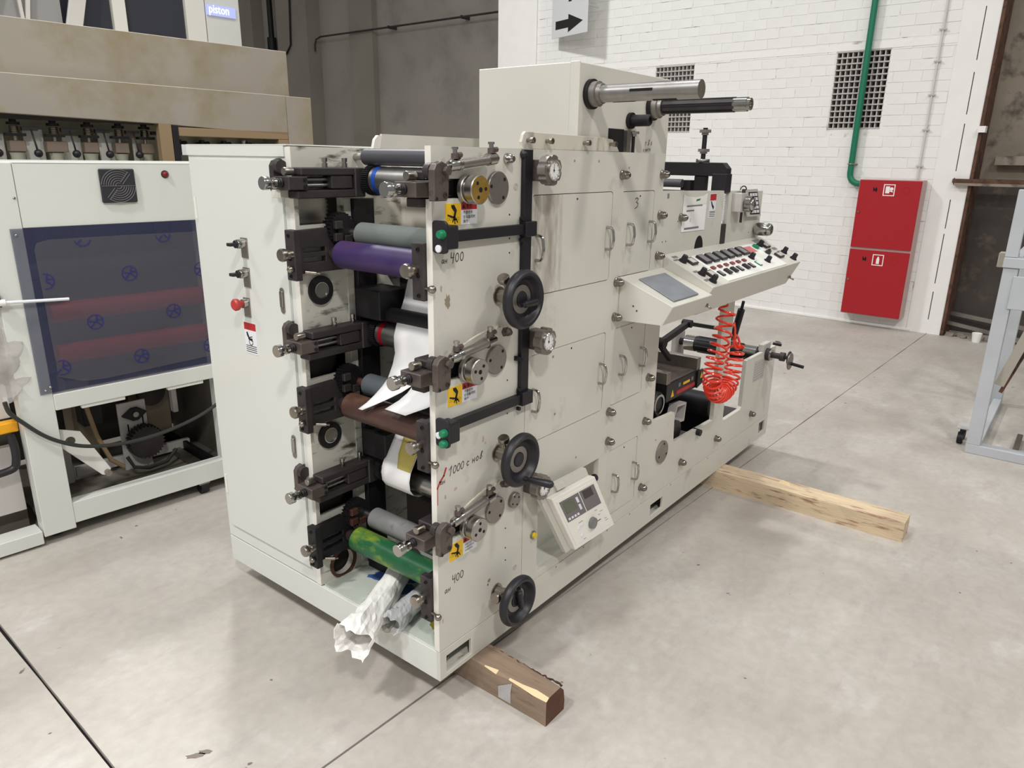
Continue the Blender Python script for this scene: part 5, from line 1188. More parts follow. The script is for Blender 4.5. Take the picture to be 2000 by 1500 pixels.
# ================================================================ orange air hose
def hose_fine():
    # evaluate with many more samples for a smooth helix
    C0 = [(1.646, 1.022), (1.640, 0.962), (1.630, 0.907), (1.596, 0.847), (1.570, 0.785), (1.562, 0.718), (1.592, 0.660), (1.632, 0.632), (1.680, 0.622), (1.726, 0.628), (1.764, 0.650), (1.790, 0.694), (1.796, 0.745), (1.795, 0.79), (1.792, 0.815)]
    n = len(C0) - 1
    def cat(t):
        k = min(int(t), n - 1); f = t - k; p = [C0[max(0, min(n, k + d))] for d in (-1, 0, 1, 2)]
        return [0.5 * (2 * p[1][i] + (p[2][i] - p[0][i]) * f + (2 * p[0][i] - 5 * p[1][i] + 4 * p[2][i] - p[3][i]) * f * f + (3 * p[1][i] - p[0][i] - 3 * p[2][i] + p[3][i]) * f ** 3) for i in (0, 1)]
    M = 4000; cen = [cat(n * i / M) for i in range(M + 1)]; S = [0.0]
    for i in range(M): S.append(S[-1] + math.dist(cen[i], cen[i + 1]))
    T = S[-1]; pts = []; ph = 0.6; last = -1
    for i in range(1, M):
        f = S[i] / T
        if f < 0.30: pitch = 0.050 - 0.022 * f / 0.30
        elif f < 0.48: pitch = 0.028 - 0.004 * (f - 0.30) / 0.18
        elif f < 0.78: pitch = 0.024
        else: pitch = 0.024 + 0.006 * (f - 0.78) / 0.22
        ph += 2 * PI * (S[i] - S[i - 1]) / pitch
        if ph - last < 0.36: continue
        last = ph
        dx = cen[i + 1][0] - cen[i - 1][0]; dz = cen[i + 1][1] - cen[i - 1][1]; L = math.hypot(dx, dz); nx, nz = -dz / L, dx / L
        r = 0.037 * min(1, f / 0.02)
        if f > 0.97: r = 0.037
        pts.append((cen[i][0] + nx * r * math.cos(ph), -0.12 + r * math.sin(ph), cen[i][1] + nz * r * math.cos(ph)))
    x, y, z = pts[-1]
    ring = [(1.80 + 0.030 * math.cos(a), -0.12 + 0.01 * math.sin(a), 0.835 + 0.030 * math.sin(a)) for a in [-1.2 + 2 * PI * i / 16 for i in range(17)]]
    return pts + ring + [(1.775, -0.12, 0.85), (1.765, -0.12, 0.90), (1.76, -0.115, 0.93)]
ho = root('air_hose', 'orange coiled air hose hanging in a loop below the control console', 'hose', (1.68, -0.12, 1.0))
build('coil', B().tube(hose_fine(), 0.0052, 7), 'hose_red', ho)
build('hose_tail', B().tube([(1.646, -0.12, 1.02), (1.65, -0.12, 1.04), (1.65, -0.10, 1.045)], 0.0052, 7), 'hose_red', ho)

# ================================================================ paper left in the press
def rows_sheet(name, rows, m, par, sub=6):
    g = []
    for (x, z, y0, y1) in rows: g.append([(x, y0 + (y1 - y0) * j / sub, z) for j in range(sub + 1)])
    o = build(name, B().sheet(g), m, par)
    md = o.modifiers.new('thickness', 'SOLIDIFY'); md.thickness = 0.0006
    return o
pw = root('paper_web', 'white paper web hanging over the red banded cylinder with a torn forked end', 'paper', (0.17, 0.2, 0.9))
rows_sheet('web', [(0.290, 1.262, 0.06, 0.385), (0.280, 1.225, 0.06, 0.388), (0.268, 1.175, 0.06, 0.392), (0.240, 1.130, 0.06, 0.386), (0.210, 1.100, 0.06, 0.370), (0.193, 1.072, 0.06, 0.363), (0.190, 1.045, 0.06, 0.360), (0.186, 1.02, 0.06, 0.353), (0.165, 0.988, 0.06, 0.343), (0.128, 0.958, 0.06, 0.325)], 'paper', pw)
rows_sheet('web_tail', [(0.128, 0.958, 0.215, 0.325), (0.100, 0.938, 0.235, 0.322), (0.076, 0.915, 0.270, 0.330), (0.056, 0.892, 0.310, 0.345), (0.040, 0.872, 0.348, 0.366)], 'paper', pw, 3)
rows_sheet('web_tail', [(0.128, 0.958, 0.06, 0.215), (0.100, 0.940, 0.085, 0.212), (0.076, 0.922, 0.110, 0.222), (0.055, 0.908, 0.140, 0.236), (0.040, 0.898, 0.160, 0.246)], 'paper', pw, 3)
b = B()
for (y, z, w, h) in ((0.115, 1.062, 0.022, 0.006), (0.098, 1.072, 0.018, 0.012), (0.128, 1.074, 0.010, 0.005), (0.090, 1.056, 0.010, 0.008)): b.hexa([(0.1865, y + w / 2, z - h), (0.1865, y - w / 2, z - h), (0.1875, y - w / 2, z - h), (0.1875, y + w / 2, z - h), (0.186, y + w / 2, z + h), (0.186, y - w / 2, z + h), (0.187, y - w / 2, z + h), (0.187, y + w / 2, z + h)])
build('blue_print', b, 'band_blue', pw)
pl2 = root('paper_web', 'white paper strip with yellow print wrapped round the lower plate cylinder', 'paper', (0.2, 0.35, 0.56))
LR = [(0.268, 0.775), (0.238, 0.722), (0.205, 0.672), (0.180, 0.632), (0.172, 0.602), (0.175, 0.572), (0.190, 0.549), (0.213, 0.5365), (0.240, 0.5335)]
rows_sheet('web', [(x, z, 0.292, 0.425) for (x, z) in LR], 'paper', pl2)
o = rows_sheet('yellow_print', [(x - 0.0012, z + 0.0008, 0.294, 0.294 + w) for ((x, z), w) in zip(LR[:4], (0.092, 0.085, 0.078, 0.06))], 'print_yellow', pl2)

def crumpled(name, a, e, r0, r1, m, par, seed, n=36, k=40, rag=0.0, wr=0.1, squash=1.0, zmin=0.2008, jit=0.0, smooth=True):
    a = Vector(a); e = Vector(e); d = (e - a); L = d.length; d.normalize(); x = d.cross(Vector((0, 0, 1))).normalized(); y = x.cross(d)
    r = random.Random(seed); ph = [r.uniform(0, 6.28) for _ in range(12)]
    rows = []
    for i in range(k + 1):
        t = i / k; row = []
        for j in range(n):
            an = 2 * PI * j / n; q = r0 + (r1 - r0) * t ** 2.2
            w = wr * (0.25 + t ** 1.6)
            q *= 1 + w * (0.5 * math.sin(2 * an + 5 * t + ph[0]) + 0.35 * math.sin(5 * an - 9 * t + ph[1]) + 0.3 * math.sin(3 * an + 17 * t + ph[2]) + 0.22 * math.sin(9 * an + 13 * t + ph[3]) + 0.18 * math.sin(26 * t + 2 * an + ph[4]) + 0.16 * (1 - 2 * abs(math.sin(4 * an + 11 * t + ph[5]))) + 0.12 * (1 - 2 * abs(math.sin(21 * t - 3 * an + ph[6]))))
            q *= 1 + jit * (0.12 + 1.5 * t ** 3) * r.uniform(-1, 1)
            tt = t * L + jit * 0.06 * r.uniform(-1, 1) * (0 < i < k)
            if i == k: tt += rag * (math.sin(3 * an + ph[5]) + 0.6 * math.sin(7 * an + ph[6]) + r.uniform(-0.4, 0.4))
            p = a + d * tt + x * (q * math.cos(an)) + y * (q * squash * math.sin(an))
            if p.x > -0.004 and p.z < zmin: p.z = zmin
            row.append(p)
        rows.append(row + [row[0]])
    b = B(); b.sheet(rows, smooth=smooth)
    o = build(name, b, m, par)
    md = o.modifiers.new('thickness', 'SOLIDIFY'); md.thickness = 0.0012
    return o
wr_ = root('wrapped_tube', 'roll wrapped in crumpled white paper with an open end leaning out of the ink tray', 'roll', (0.0, 0.27, 0.2))
crumpled('paper_wrap', (0.27, 0.40, 0.250), (-0.175, 0.180, 0.248), 0.041, 0.054, 'kraft_white', wr_, 4, n=26, k=22, rag=0.014, wr=0.16, jit=0.055, smooth=False)
b = B(); b.lathe((0.26, 0.395, 0.246), (-0.445, -0.22, 0.0), [(0, 0), (0, 0.030), (0.40, 0.030), (0.40, 0.025), (0.2, 0.025), (0.2, 0)], 22); build('core', b, 'cardboard', wr_)
pr_ = root('spare_roller', 'small grey roller in clear crinkled plastic film beside the paper wrapped roll', 'roller', (0.06, 0.2, 0.2))
d = Vector((-0.275, -0.050, -0.008)).normalized()
build('roller_body', B().lathe((0.215, 0.225, 0.238), d, [(0, 0), (0, 0.026), (0.225, 0.026), (0.228, 0.02), (0.228, 0)], 22), 'rubber_light', pr_)
build('roller_end', B().lathe(Vector((0.215, 0.225, 0.238)) + d * 0.226, d, [(0, 0), (0, 0.008), (0.035, 0.008), (0.035, 0.012), (0.048, 0.012), (0.05, 0.008), (0.05, 0)], 16), 'chrome', pr_)
crumpled('film', (0.23, 0.228, 0.240), (-0.040, 0.179, 0.234), 0.031, 0.037, 'plastic_film', pr_, 9, n=24, k=24, rag=0.006, wr=0.12, jit=0.06, smooth=False)

# ================================================================ white guarded packaging machine behind
K2 = 0.974
m2 = root('packaging_machine', 'white packaging machine on castors with tinted guard and fan grille at left', 'machine', (-0.247, 1.949, 0.042), math.radians(-4.5), local=True)
def b2(): return B(K2)
def bx2(n, x0, x1, y0, y1, z0, z1, m, par=m2, bev=0.002): return build(n, b2().box(x0, x1, y0, y1, z0, z1), m, par, bevel=bev)
bx2('frame_post', -0.125, 0.0, -0.002, 0.08, 0.0, 1.563, 'cabinet_white'); bx2('frame_post', 0.705, 1.35, 0.0, 0.08, 0.02, 1.563, 'cabinet_white')
bx2('top_panel', 0.002, 0.704, 0.0, 0.03, 1.314, 1.563, 'cabinet_white'); bx2('roof_panel', -0.12, 1.35, 0.0, 0.9, 1.556, 1.566, 'cabinet_white')
bx2('cross_rail', 0.0, 0.705, -0.012, 0.03, 0.556, 0.626, 'cabinet_white'); bx2('bottom_rail', 0.0, 0.705, 0.0, 0.06, 0.022, 0.120, 'cabinet_white')
bx2('back_panel', -0.12, 1.35, 0.86, 0.87, 0.06, 1.556, 'inside_dark'); bx2('end_panel', -0.12, -0.11, 0.08, 0.86, 0.9, 1.556, 'cabinet_white'); bx2('end_panel', 0.80, 0.81, 0.08, 0.86, 0.02, 1.556, 'inside_dark')
bx2('floor_pan', -0.1, 1.34, 0.06, 0.86, 0.02, 0.035, 'inside_dark')
for i in range(3): bx2('rail_lip', 0.10 + 0.02 * i if i < 2 else 0.47, 0.28 if i < 2 else 0.64, -0.002, 0.02, 0.538, 0.555, 'panel_white') if i != 1 else None
bx2('guard_sheet', -0.046, 0.720, -0.0095, -0.0045, 0.632, 1.314, 'acrylic', bev=0.0)
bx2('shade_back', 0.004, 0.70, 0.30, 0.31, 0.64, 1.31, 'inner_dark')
for z, r in ((0.955, 0.042), (0.775, 0.042)):
    build('feed_roller', b2().cyl((0.06, 0.07, z), (0.72, 0.07, z), r, n=24), 'roller_red', m2)
build('feed_roller', b2().cyl((0.03, 0.2, 1.12), (0.72, 0.2, 1.12), 0.05, n=24), 'roller_charcoal', m2)
for i in range(4): build('hanging_unit', b2().cyl((0.1 + 0.17 * i, 0.2, 1.2), (0.1 + 0.17 * i, 0.2, 1.31), 0.028, n=14), 'dark_steel', m2)
fp = [(0.03, 0.70), (0.12, 0.662), (0.20, 0.655), (0.74, 0.672), (0.74, 1.262), (0.40, 1.266), (0.08, 1.266), (0.035, 1.255), (0.024, 1.23)]
fs = build('protective_film', b2().prism(fp, 'y', -0.0118, -0.0108), 'film_grey', m2)
for (x, z) in ((0.044, 1.10), (0.369, 1.101), (0.686, 1.09), (0.204, 0.909), (0.537, 0.911), (0.371, 0.727), (0.05, 0.735), (0.69, 0.722), (0.202, 1.262), (0.531, 1.258)):
    b = b2()
    def ok(p): return 0.03 < p[0] < 0.735 and p[1] < 1.262
    n = 28; R0, R1 = 0.033, 0.0285
    for i in range(n):
        a0, a1 = 2 * PI * i / n, 2 * PI * (i + 1) / n
        q = [(x + R0 * math.cos(a0), z + R0 * math.sin(a0)), (x + R0 * math.cos(a1), z + R0 * math.sin(a1)), (x + R1 * math.cos(a1), z + R1 * math.sin(a1)), (x + R1 * math.cos(a0), z + R1 * math.sin(a0))]
        if all(ok(p) for p in q): b.add([(p[0], -0.0126, p[1]) for p in q], [(0, 1, 2, 3)])
    for (p0, p1) in (((-0.024, 0.006), (0.004, 0.0)), ((0.004, 0.0), (0.008, 0.026)), ((0.002, 0.0), (0.022, -0.016)), ((-0.004, -0.004), (-0.020, -0.020)), ((0.010, 0.008), (0.028, 0.006))):
        a = (x + p0[0], z + p0[1]); c = (x + p1[0], z + p1[1])
        if ok(a) and ok(c): b.beam((a[0], -0.0126, a[1]), (c[0], -0.0126, c[1]), 0.0004, 0.006)
    if b.v: build('film_emblem', b, 'logo_blue', fs, merge=False)
for (x, z) in ((-0.028, 1.288), (-0.025, 0.648), (-0.01, 1.43), (-0.005, 0.66)): build('panel_screw', b2().dome((x, -0.0095 if z != 1.43 else -0.002, z), (0, -1, 0), 0.006, 0.004, 12, 3), 'chrome', m2)
fan = bx2('fan_grille', 0.304, 0.444, -0.014, 0.0, 1.402, 1.540, 'fan_black', bev=0.004)
b = b2(); fc_ = (0.374, 1.471)
for r in (0.012, 0.022, 0.031, 0.040, 0.049, 0.058, 0.067):
    P = []
    for (a0, a1) in ((50, 175), (-130, -5)):
        ar = [math.radians(a0 + (a1 - a0) * i / 14) for i in range(15)]
        b.tube([(fc_[0] + r * math.cos(t), -0.0148, fc_[1] + r * math.sin(t)) for t in ar], 0.0012, 5)
for s in (-1, 1): b.beam((fc_[0] + 0.012 + 0.004 * s, -0.0148, fc_[1] + 0.010 - 0.004 * s), (fc_[0] + 0.046 + 0.004 * s, -0.0148, fc_[1] + 0.052 - 0.004 * s), 0.002, 0.002).beam((fc_[0] - 0.012 + 0.004 * s, -0.0148, fc_[1] - 0.012 - 0.004 * s), (fc_[0] - 0.046 + 0.004 * s, -0.0148, fc_[1] - 0.052 - 0.004 * s), 0.002, 0.002)
b.beam((fc_[0] - 0.066, -0.0148, fc_[1]), (fc_[0] + 0.066, -0.0148, fc_[1]), 0.002, 0.002)
build('grille_ring', b, 'meter_face', fan)
q = build('indicator_lamp', b2().lathe((0.577, 0, 1.517), (0, -1, 0), [(0, 0), (0, 0.017), (0.004, 0.016), (0.004, 0)], 20), 'dark_steel', m2); build('lamp_lens', b2().dome((0.577, -0.004, 1.517), (0, -1, 0), 0.013, 0.013), 'indicator_red', q)
q = build('guard_handle', b2().cyl((-0.115, -0.03, 1.036), (0.112, -0.03, 1.023), 0.0065, n=12), 'button_white', m2); build('handle_socket', b2().lathe((-0.112, -0.03, 1.036), (-1, 0, 0.05), [(0, 0), (0, 0.014), (0.03, 0.014), (0.03, 0)], 14), 'panel_white', q)
build('handle_bracket', b2().box(-0.15, -0.125, -0.035, 0.02, 1.02, 1.08), 'black_plastic', m2)
# things inside the lower opening, all bolted to the machine
bp = build('bearing_plate', b2().box(0.364, 0.500, 0.40, 0.412, 0.035, 0.395), 'grille_grey', m2, 0.001)
build('flange_bearing', b2().prism([(0.375, 0.330), (0.425, 0.365), (0.455, 0.365), (0.497, 0.335), (0.450, 0.298), (0.425, 0.298)], 'y', 0.375, 0.399), 'black_iron', bp, 0.003); build('bearing_bore', b2().cyl((0.438, 0.374, 0.333), (0.438, 0.366, 0.333), 0.014), 'dull_chrome', bp)
b = b2(); gear(b, (0.462, 0.185), 0.088, 0.33, 0.39, 30, 0.008); build('drive_gear', b, 'dark_steel', m2)
build('bearing_slot', b2().box(0.40, 0.406, 0.396, 0.3995, 0.20, 0.28).box(0.475, 0.481, 0.396, 0.3995, 0.26, 0.32), 'dark_void', bp)
br = build('brace_plate', b2().prism([(0.02, 0.35), (0.02, 0.44), (0.10, 0.41), (0.20, 0.20), (0.185, 0.17), (0.16, 0.18)], 'y', 0.08, 0.088, [circ(0.055, 0.375, 0.021, 18)]), 'panel_white', m2, 0.001)
build('brace_bolt', b2().cyl((0.182, 0.079, 0.188), (0.182, 0.055, 0.188), 0.014, n=14), 'dull_chrome', br)
bx2('inner_bar', 0.15, 0.72, 0.44, 0.47, 0.055, 0.105, 'grille_grey'); bx2('inner_bar', 0.09, 0.135, 0.43, 0.47, 0.035, 0.30, 'grille_grey'); bx2('base_channel', 0.62, 0.66, 0.10, 0.80, 0.035, 0.07, 'brushed', bev=0); bx2('base_channel', 0.68, 0.70, 0.10, 0.80, 0.035, 0.10, 'black_iron', bev=0)
bx2('gearbox', 0.52, 0.66, 0.5, 0.7, 0.15, 0.50, 'stain_brown'); bx2('gearbox', 0.20, 0.30, 0.55, 0.7, 0.1, 0.52, 'stain_brown'); bx2('motor_block', 0.22, 0.31, 0.45, 0.55, 0.30, 0.40, 'black_iron')
bx2('valve_block', 0.60, 0.625, 0.30, 0.34, 0.32, 0.47, 'grille_grey'); build('belt_wheel', b2().cyl((0.56, 0.46, 0.40), (0.56, 0.49, 0.40), 0.07, n=24), 'dark_steel', m2)
build('hydraulic_pipe', b2().tube([(0.20, 0.3, 0.45), (0.22, 0.28, 0.3), (0.26, 0.26, 0.17), (0.31, 0.25, 0.12)], 0.011, 8), 'tan_frame', m2)
build('cable_loop', b2().tube([(0.34, 0.28, 0.155), (0.36, 0.26, 0.10), (0.43, 0.26, 0.075), (0.52, 0.26, 0.085), (0.58, 0.28, 0.13)], 0.009, 8), 'cable_black', m2)
cs = build('castor', b2().cyl((0.575, 0.036, -0.0125), (0.612, 0.036, -0.0125), 0.0302, n=20), 'black_iron', m2); build('castor_fork', b2().box(0.566, 0.621, 0.012, 0.06, 0.010, 0.0215), 'dull_chrome', cs)
cs = build('castor', b2().cyl((-0.08, 0.085, -0.012), (-0.04, 0.085, -0.012), 0.0305, n=20), 'black_iron', m2)
# the cable slung across the front, and the neighbour machine at the left edge
cabl = root('power_cable', 'black cable slung in a low curve in front of the white packaging machine', 'cable', (-0.247, 1.949, 0.042), math.radians(-4.5), local=True)
def smooth(P, n=8):
    out = []
    for k in range(len(P) - 1):
        p = [Vector(P[max(0, min(len(P) - 1, k + d))]) for d in (-1, 0, 1, 2)]
        for i in range(n):
            f = i / n; out.append(0.5 * (2 * p[1] + (p[2] - p[0]) * f + (2 * p[0] - 5 * p[1] + 4 * p[2] - p[3]) * f * f + (3 * p[1] - p[0] - 3 * p[2] + p[3]) * f ** 3))
    return out + [Vector(P[-1])]
build('cable', b2().tube(smooth([(-0.178, -0.03, 0.64), (-0.172, -0.03, 0.60), (-0.160, -0.03, 0.578), (-0.130, -0.03, 0.54), (-0.075, -0.03, 0.475), (-0.016, -0.03, 0.426), (0.067, -0.03, 0.381), (0.168, -0.03, 0.355), (0.275, -0.03, 0.344), (0.391, -0.03, 0.348), (0.488, -0.03, 0.363), (0.591, -0.03, 0.389), (0.694, -0.03, 0.433), (0.78, -0.03, 0.48), (0.80, -0.03, 0.50)]), 0.0085, 8), 'cable_black', cabl)
nb = root('yellow_bar_machine', 'pale machine with a yellow bar and black handle at the left edge', 'machine', (-0.247, 1.949, 0.042), math.radians(-4.5), local=True)
bx2('side_wall', -0.9, -0.145, 0.12, 0.16, 0.10, 0.40, 'grille_grey', nb); bx2('yellow_bar', -0.9, -0.128, 0.07, 0.12, 0.475, 0.520, 'machine_yellow', nb, 0.004); bx2('upper_wall', -0.9, -0.13, 0.14, 0.18, 0.52, 0.66, 'panel_white', nb)
bx2('base_rail', -0.9, -0.13, 0.0, 0.10, -0.03, 0.03, 'cabinet_white', nb); bx2('machine_body', -0.9, -0.13, 0.2, 0.6, -0.03, 1.2, 'inside_dark', nb); bx2('tan_post', -0.125, -0.105, 0.10, 0.13, 0.74, 1.0, 'tan_frame', nb)
build('handle', b2().tube(smooth([(-0.165, 0.06, 0.47), (-0.16, 0.05, 0.42), (-0.163, 0.05, 0.36), (-0.18, 0.05, 0.325), (-0.25, 0.05, 0.315)]), 0.016, 10), 'black_plastic', nb)
bag = root('plastic_bag', 'crumpled clear plastic bag hung beside the white post at left', 'bag', (-0.247, 1.949, 0.042), math.radians(-4.5), local=True)
r_ = random.Random(11); rows = []
for i in range(13):
    z = 0.93 - 0.30 * i / 12; row = []
    wv = 0.02 + 0.075 * math.sin(PI * (i + 1.5) / 15)
    for j in range(21):
        a = 2 * PI * j / 20; q = 1 + 0.25 * math.sin(3 * a + i) + 0.2 * math.sin(7 * a + 2.1 * i)
        row.append((-0.165 + wv * q * math.cos(a), 0.02 + 0.035 * q * math.sin(a), z))
    row[-1] = row[0]; rows.append(row)
build('film', B(K2).sheet(rows), 'bag_film', bag)

# ================================================================ filling machine with beige hood, further back
m3 = root('filling_machine', 'long beige hooded filling machine with a row of capping heads', 'machine', (-0.219, 2.035, 0), math.radians(-4.5), local=True)
def bx3(n, x0, x1, y0, y1, z0, z1, m, par=m3, bev=0.003): return build(n, B().box(x0, x1, y0, y1, z0, z1), m, par, bevel=bev)
bx3('upper_hood', -1.0, 2.20, 1.62, 2.6, 1.99, 2.312, 'beige_hood'); 
build('lower_hood', B().prism([(-1.0, 1.84), (1.20, 1.784), (2.098, 1.745), (2.098, 2.008), (-1.0, 2.016)], 'y', 1.50, 2.5), 'beige_hood', m3, 0.003)
bx3('end_hood', 2.10, 2.30, 1.50, 2.5, 1.0, 2.006, 'beige_hood')
bx3('dark_lintel', -1.0, 1.195, 1.56, 1.575, 1.778, 1.83, 'inner_dark', bev=0); bx3('back_wall', -1.0, 2.1, 1.86, 1.9, 1.0, 1.85, 'olive_grey', bev=0); bx3('bench', -1.0, 2.1, 1.56, 1.86, 0.1, 1.38, 'olive_grey')
bx3('frame_post', 1.197, 1.275, 1.50, 1.56, 0.9, 1.79, 'tan_frame'); bx3('dark_post', 1.277, 1.315, 1.495, 1.56, 0.9, 1.78, 'black_paint'); bx3('frame_rail', 1.316, 2.098, 1.50, 1.55, 1.715, 1.768, 'tan_frame'); bx3('frame_post', 2.02, 2.098, 1.50, 1.55, 0.9, 1.714, 'tan_frame')
bx3('notice', 1.325, 1.375, 1.50, 1.505, 1.60, 1.665, 'sticker_white', bev=0)
for (x, hd) in ((0.235, 0), (0.43, 0), (0.63, 1), (0.815, 0), (0.99, 0), (1.145, 0)):
    y = 1.645; x += 0.015
    h = build('capping_head', B().lathe((x, y, 1.36), (0, 0, 1), [(0, 0), (0, 0.038), (0.22, 0.036), (0.24, 0.042), (0.24, 0)], 16), 'olive_grey', m3)
    build('brass_block', B().box(x - (0.055 if hd else 0.04), x + (0.055 if hd else 0.04), y - 0.035, y + 0.035, 1.605, 1.665), 'brass_dull', h, 0.003)
    build('ribbed_sleeve', B().lathe((x, y, 1.666), (0, 0, 1), [(0, 0), (0, 0.012), (0.03, 0.012), (0.03, 0.026)] + [v for i in range(5) for v in ((0.032 + 0.010 * i, 0.026), (0.036 + 0.010 * i, 0.022), (0.040 + 0.010 * i, 0.026))] + [(0.085, 0)], 14), 'dull_chrome', h)
    build('dark_collar', B().lathe((x, y, 1.752), (0, 0, 1), [(0, 0), (0, 0.034), (0.014, 0.034), (0.014, 0.018), (0.05, 0.018), (0.05, 0.03), (0.07, 0.03), (0.07, 0)], 16), 'black_iron', h); build('cross_arm', B().box(x - 0.05, x + 0.05, y - 0.03, y + 0.02, 1.690, 1.705), 'black_iron', h)
    build('lever_arm', B().cyl((x + 0.075, y - 0.04, 1.725), (x + 0.088, y - 0.05, 1.61), 0.005, n=8).box(x + 0.03, x + 0.11, y - 0.04, y - 0.01, 1.72, 1.74), 'dark_steel', h); build('lever_ball', B().sphere((x + 0.09, y - 0.052, 1.597), 0.023), 'black_plastic', h)
for i in range(5): bx3('guide_plate', 0.30 + 0.2 * i, 0.40 + 0.2 * i, 1.70, 1.71, 1.40, 1.70 + 0.03 * (i % 2), 'panel_white', bev=0)
bx3('blue_cap', 1.02, 1.07, 1.72, 1.76, 1.52, 1.66, 'logo_blue', bev=0.004)
for i in range(4): build('clamp', B().cyl((1.40 + 0.16 * i, 1.8, 1.66), (1.49 + 0.16 * i, 1.8, 1.67), 0.024, n=12).cyl((1.44 + 0.16 * i, 1.8, 1.60), (1.44 + 0.16 * i, 1.8, 1.7), 0.018, n=12), 'dark_steel', m3)
build('lamp_glint', B().dome((1.86, 1.70, 1.70), (0, -1, 0), 0.022, 0.014), 'chrome', m3)
tw = root('tower_cabinet', 'tall white cabinet with dark glass and a lit maker sign behind the beige hood', 'cabinet', (-0.219, 2.035, 0), math.radians(-4.5), local=True)
def tq(x): return -0.825 + (x + 0.825) * 1.1436
bx3('sign_panel', tq(1.772), tq(2.018), 2.66, 3.2, 0.0, 3.6, 'cabinet_white', tw); bx3('white_post', tq(1.635), tq(1.766), 2.66, 3.2, 0.0, 3.6, 'white_paint', tw); bx3('dark_glass', tq(1.265), tq(1.632), 2.70, 2.72, 2.0, 3.6, 'glass_dark', tw, 0); bx3('white_post', tq(1.165), tq(1.245), 2.66, 2.72, 0.0, 3.6, 'white_paint', tw)
bx3('dark_glass', tq(0.80), tq(1.16), 2.70, 2.72, 2.0, 3.6, 'glass_dark', tw, 0)
D('lobby_panel', (150, 150, 150), 0.5)
build('sloped_guard', B().beam((tq(0.905), 2.60, 2.42), (tq(0.99), 2.60, 2.80), 0.03, 0.10), 'conduit', tw, 0.003); bx3('guard_panel', -0.8, tq(0.86), 2.64, 2.65, 2.0, 3.6, 'lobby_panel', tw, 0)
build('guard_post', B().beam((tq(0.46), 2.60, 2.45), (tq(0.56), 2.60, 2.80), 0.03, 0.07), 'conduit', tw); build('guard_post', B().beam((tq(0.64), 2.60, 2.45), (tq(0.625), 2.60, 2.80), 0.02, 0.02), 'conduit', tw); build('guard_post', B().beam((tq(0.665), 2.60, 2.45), (tq(0.71), 2.60, 2.80), 0.02, 0.025), 'conduit', tw)
sgn = build('lit_sign', B().box(tq(1.775), tq(1.98), 2.64, 2.66, 2.655, 2.728), 'display_sign', tw)
text('sign_lettering', 'piston', 0.088, (tq(1.785), 2.639, 2.672), PX, PZ, 'sign_letter', sgn, lift=0.001, squeeze=0.78)

# ================================================================ steel frame on the right, and small things on the floor
sf = root('steel_frame', 'blue-grey welded steel frame standing at the right edge', 'frame', (3.48, -1.4, 0))
bx = lambda n, x0, x1, y0, y1, z0, z1, m='frame_blue', bev=0.003: build(n, B().box(x0, x1, y0, y1, z0, z1), m, sf, bev)
bx('post', 3.45, 3.52, -1.0, -0.93, 0.056, 1.08); bx('bottom_rail', 3.45, 3.52, -2.6, -0.93, 0.0, 0.056); bx('top_rail', 3.44, 3.53, -2.6, -0.925, 1.081, 1.135); bx('pad_block', 3.54, 3.62, -0.98, -0.89, 1.07, 1.15, 'stain_grey')
bx('upper_post', 3.46, 3.51, -0.985, -0.925, 1.136, 1.49, 'frame_blue'); bx('gusset_plate', 3.44, 3.449, -1.12, -0.985, 0.86, 1.04)
bx('side_rail', 3.521, 4.6, -1.0, -0.95, 0.0, 0.05); bx('back_post', 4.6, 4.66, -1.0, -0.93, 0.0, 1.08); bx('side_rail', 3.54, 4.66, -1.0, -0.95, 1.081, 1.13)
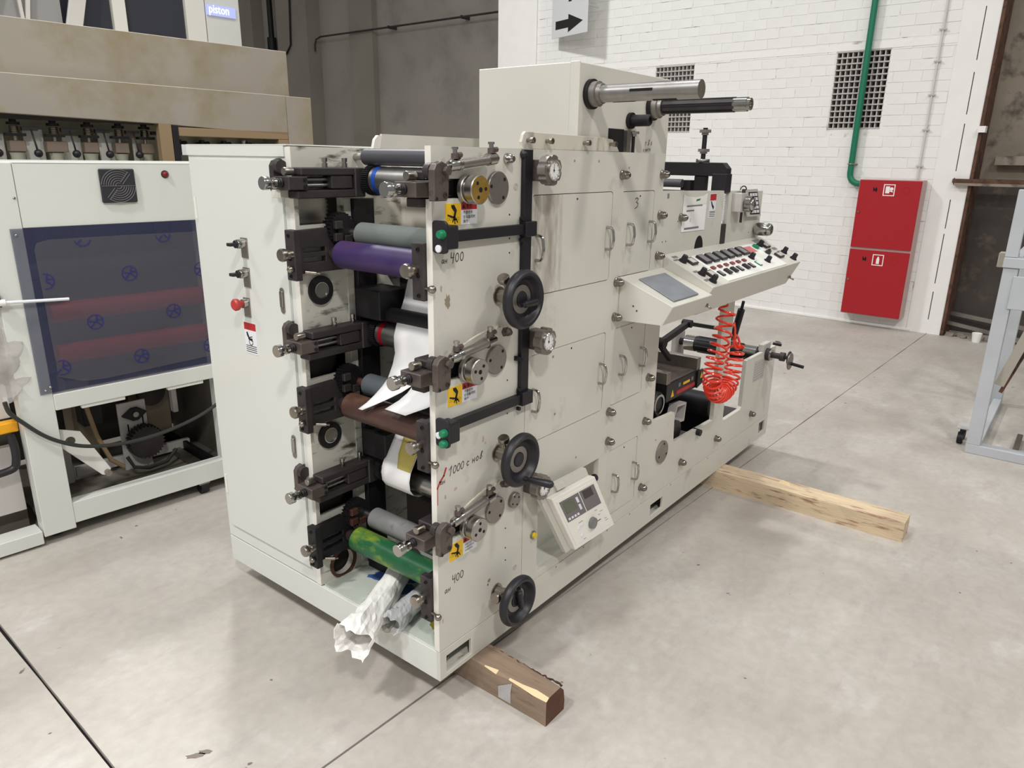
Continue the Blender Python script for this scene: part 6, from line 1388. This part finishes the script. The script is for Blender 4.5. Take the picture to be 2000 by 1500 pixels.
build('diagonal_brace', B().beam((3.60, -1.20, 1.10), (3.60, -1.02, 0.40), 0.05, 0.06, (1, 0, 0)), 'stain_grey', sf, 0.002); build('diagonal_bar', B().beam((3.66, -1.20, 0.92), (3.66, -1.03, 0.34), 0.02, 0.025, (1, 0, 0)), 'rust', sf)
bx('front_plate', 3.60, 3.62, -2.2, -1.28, 0.30, 1.05, 'fan_black'); bx('drawbar', 3.56, 3.9, -1.18, -1.15, 0.0, 0.04, 'brushed')
bx('castor_plate', 3.56, 3.68, -0.93, -0.86, 0.10, 0.112, 'grille_grey'); build('castor_wheel', B().cyl((3.60, -0.90, 0.036), (3.60, -0.87, 0.036), 0.035, n=18), 'black_iron', sf); build('castor_wheel', B().cyl((3.70, -0.90, 0.036), (3.70, -0.87, 0.036), 0.035, n=18), 'black_iron', sf)
cu = build('foam_cup', B().lathe((6.76, -0.59, 0.0), (0, 0, 1), [(0, 0), (0, 0.034), (0.085, 0.044), (0.087, 0.042), (0.01, 0.032), (0.01, 0)], 22), 'panel_white'); tag(cu, 'small white cup standing on the floor by the open doorway', 'cup')
def litter(x, y, sx_, sy2, rot, m, label):
    r = random.Random(int(x * 100)); P = []
    for i in range(12):
        a = 2 * PI * i / 12; q = r.uniform(0.6, 1.1); p = Vector((sx_ * q * math.cos(a), sy2 * q * math.sin(a))); P.append((x + p.x * math.cos(rot) - p.y * math.sin(rot), y + p.x * math.sin(rot) + p.y * math.cos(rot)))
    o = build('floor_scrap', B().prism(P, 'z', 0.0002, 0.004), m); tag(o, label, 'litter')
litter(5.46, 0.853, 0.05, 0.022, 0.6, 'stain_dark', 'dark scrap lying on the floor in front of the brick wall')
D('floor_stain', (120, 110, 102), 0.6, var=0.1)
for (x, y, a, c, ro) in ((-0.541, 0.392, 0.022, 0.009, -0.9), (-0.565, 0.40, 0.03, 0.010, -0.7)):
    r = random.Random(3); P = []
    for i in range(16):
        an = 2 * PI * i / 16; q = r.uniform(0.7, 1.1); p = Vector((a * q * math.cos(an), c * q * math.sin(an))); P.append((x + p.x * math.cos(ro) - p.y * math.sin(ro), y + p.x * math.sin(ro) + p.y * math.cos(ro)))
    build('floor_mark', B().prism(P, 'z', 0.0, 0.0004), 'floor_stain', fl)
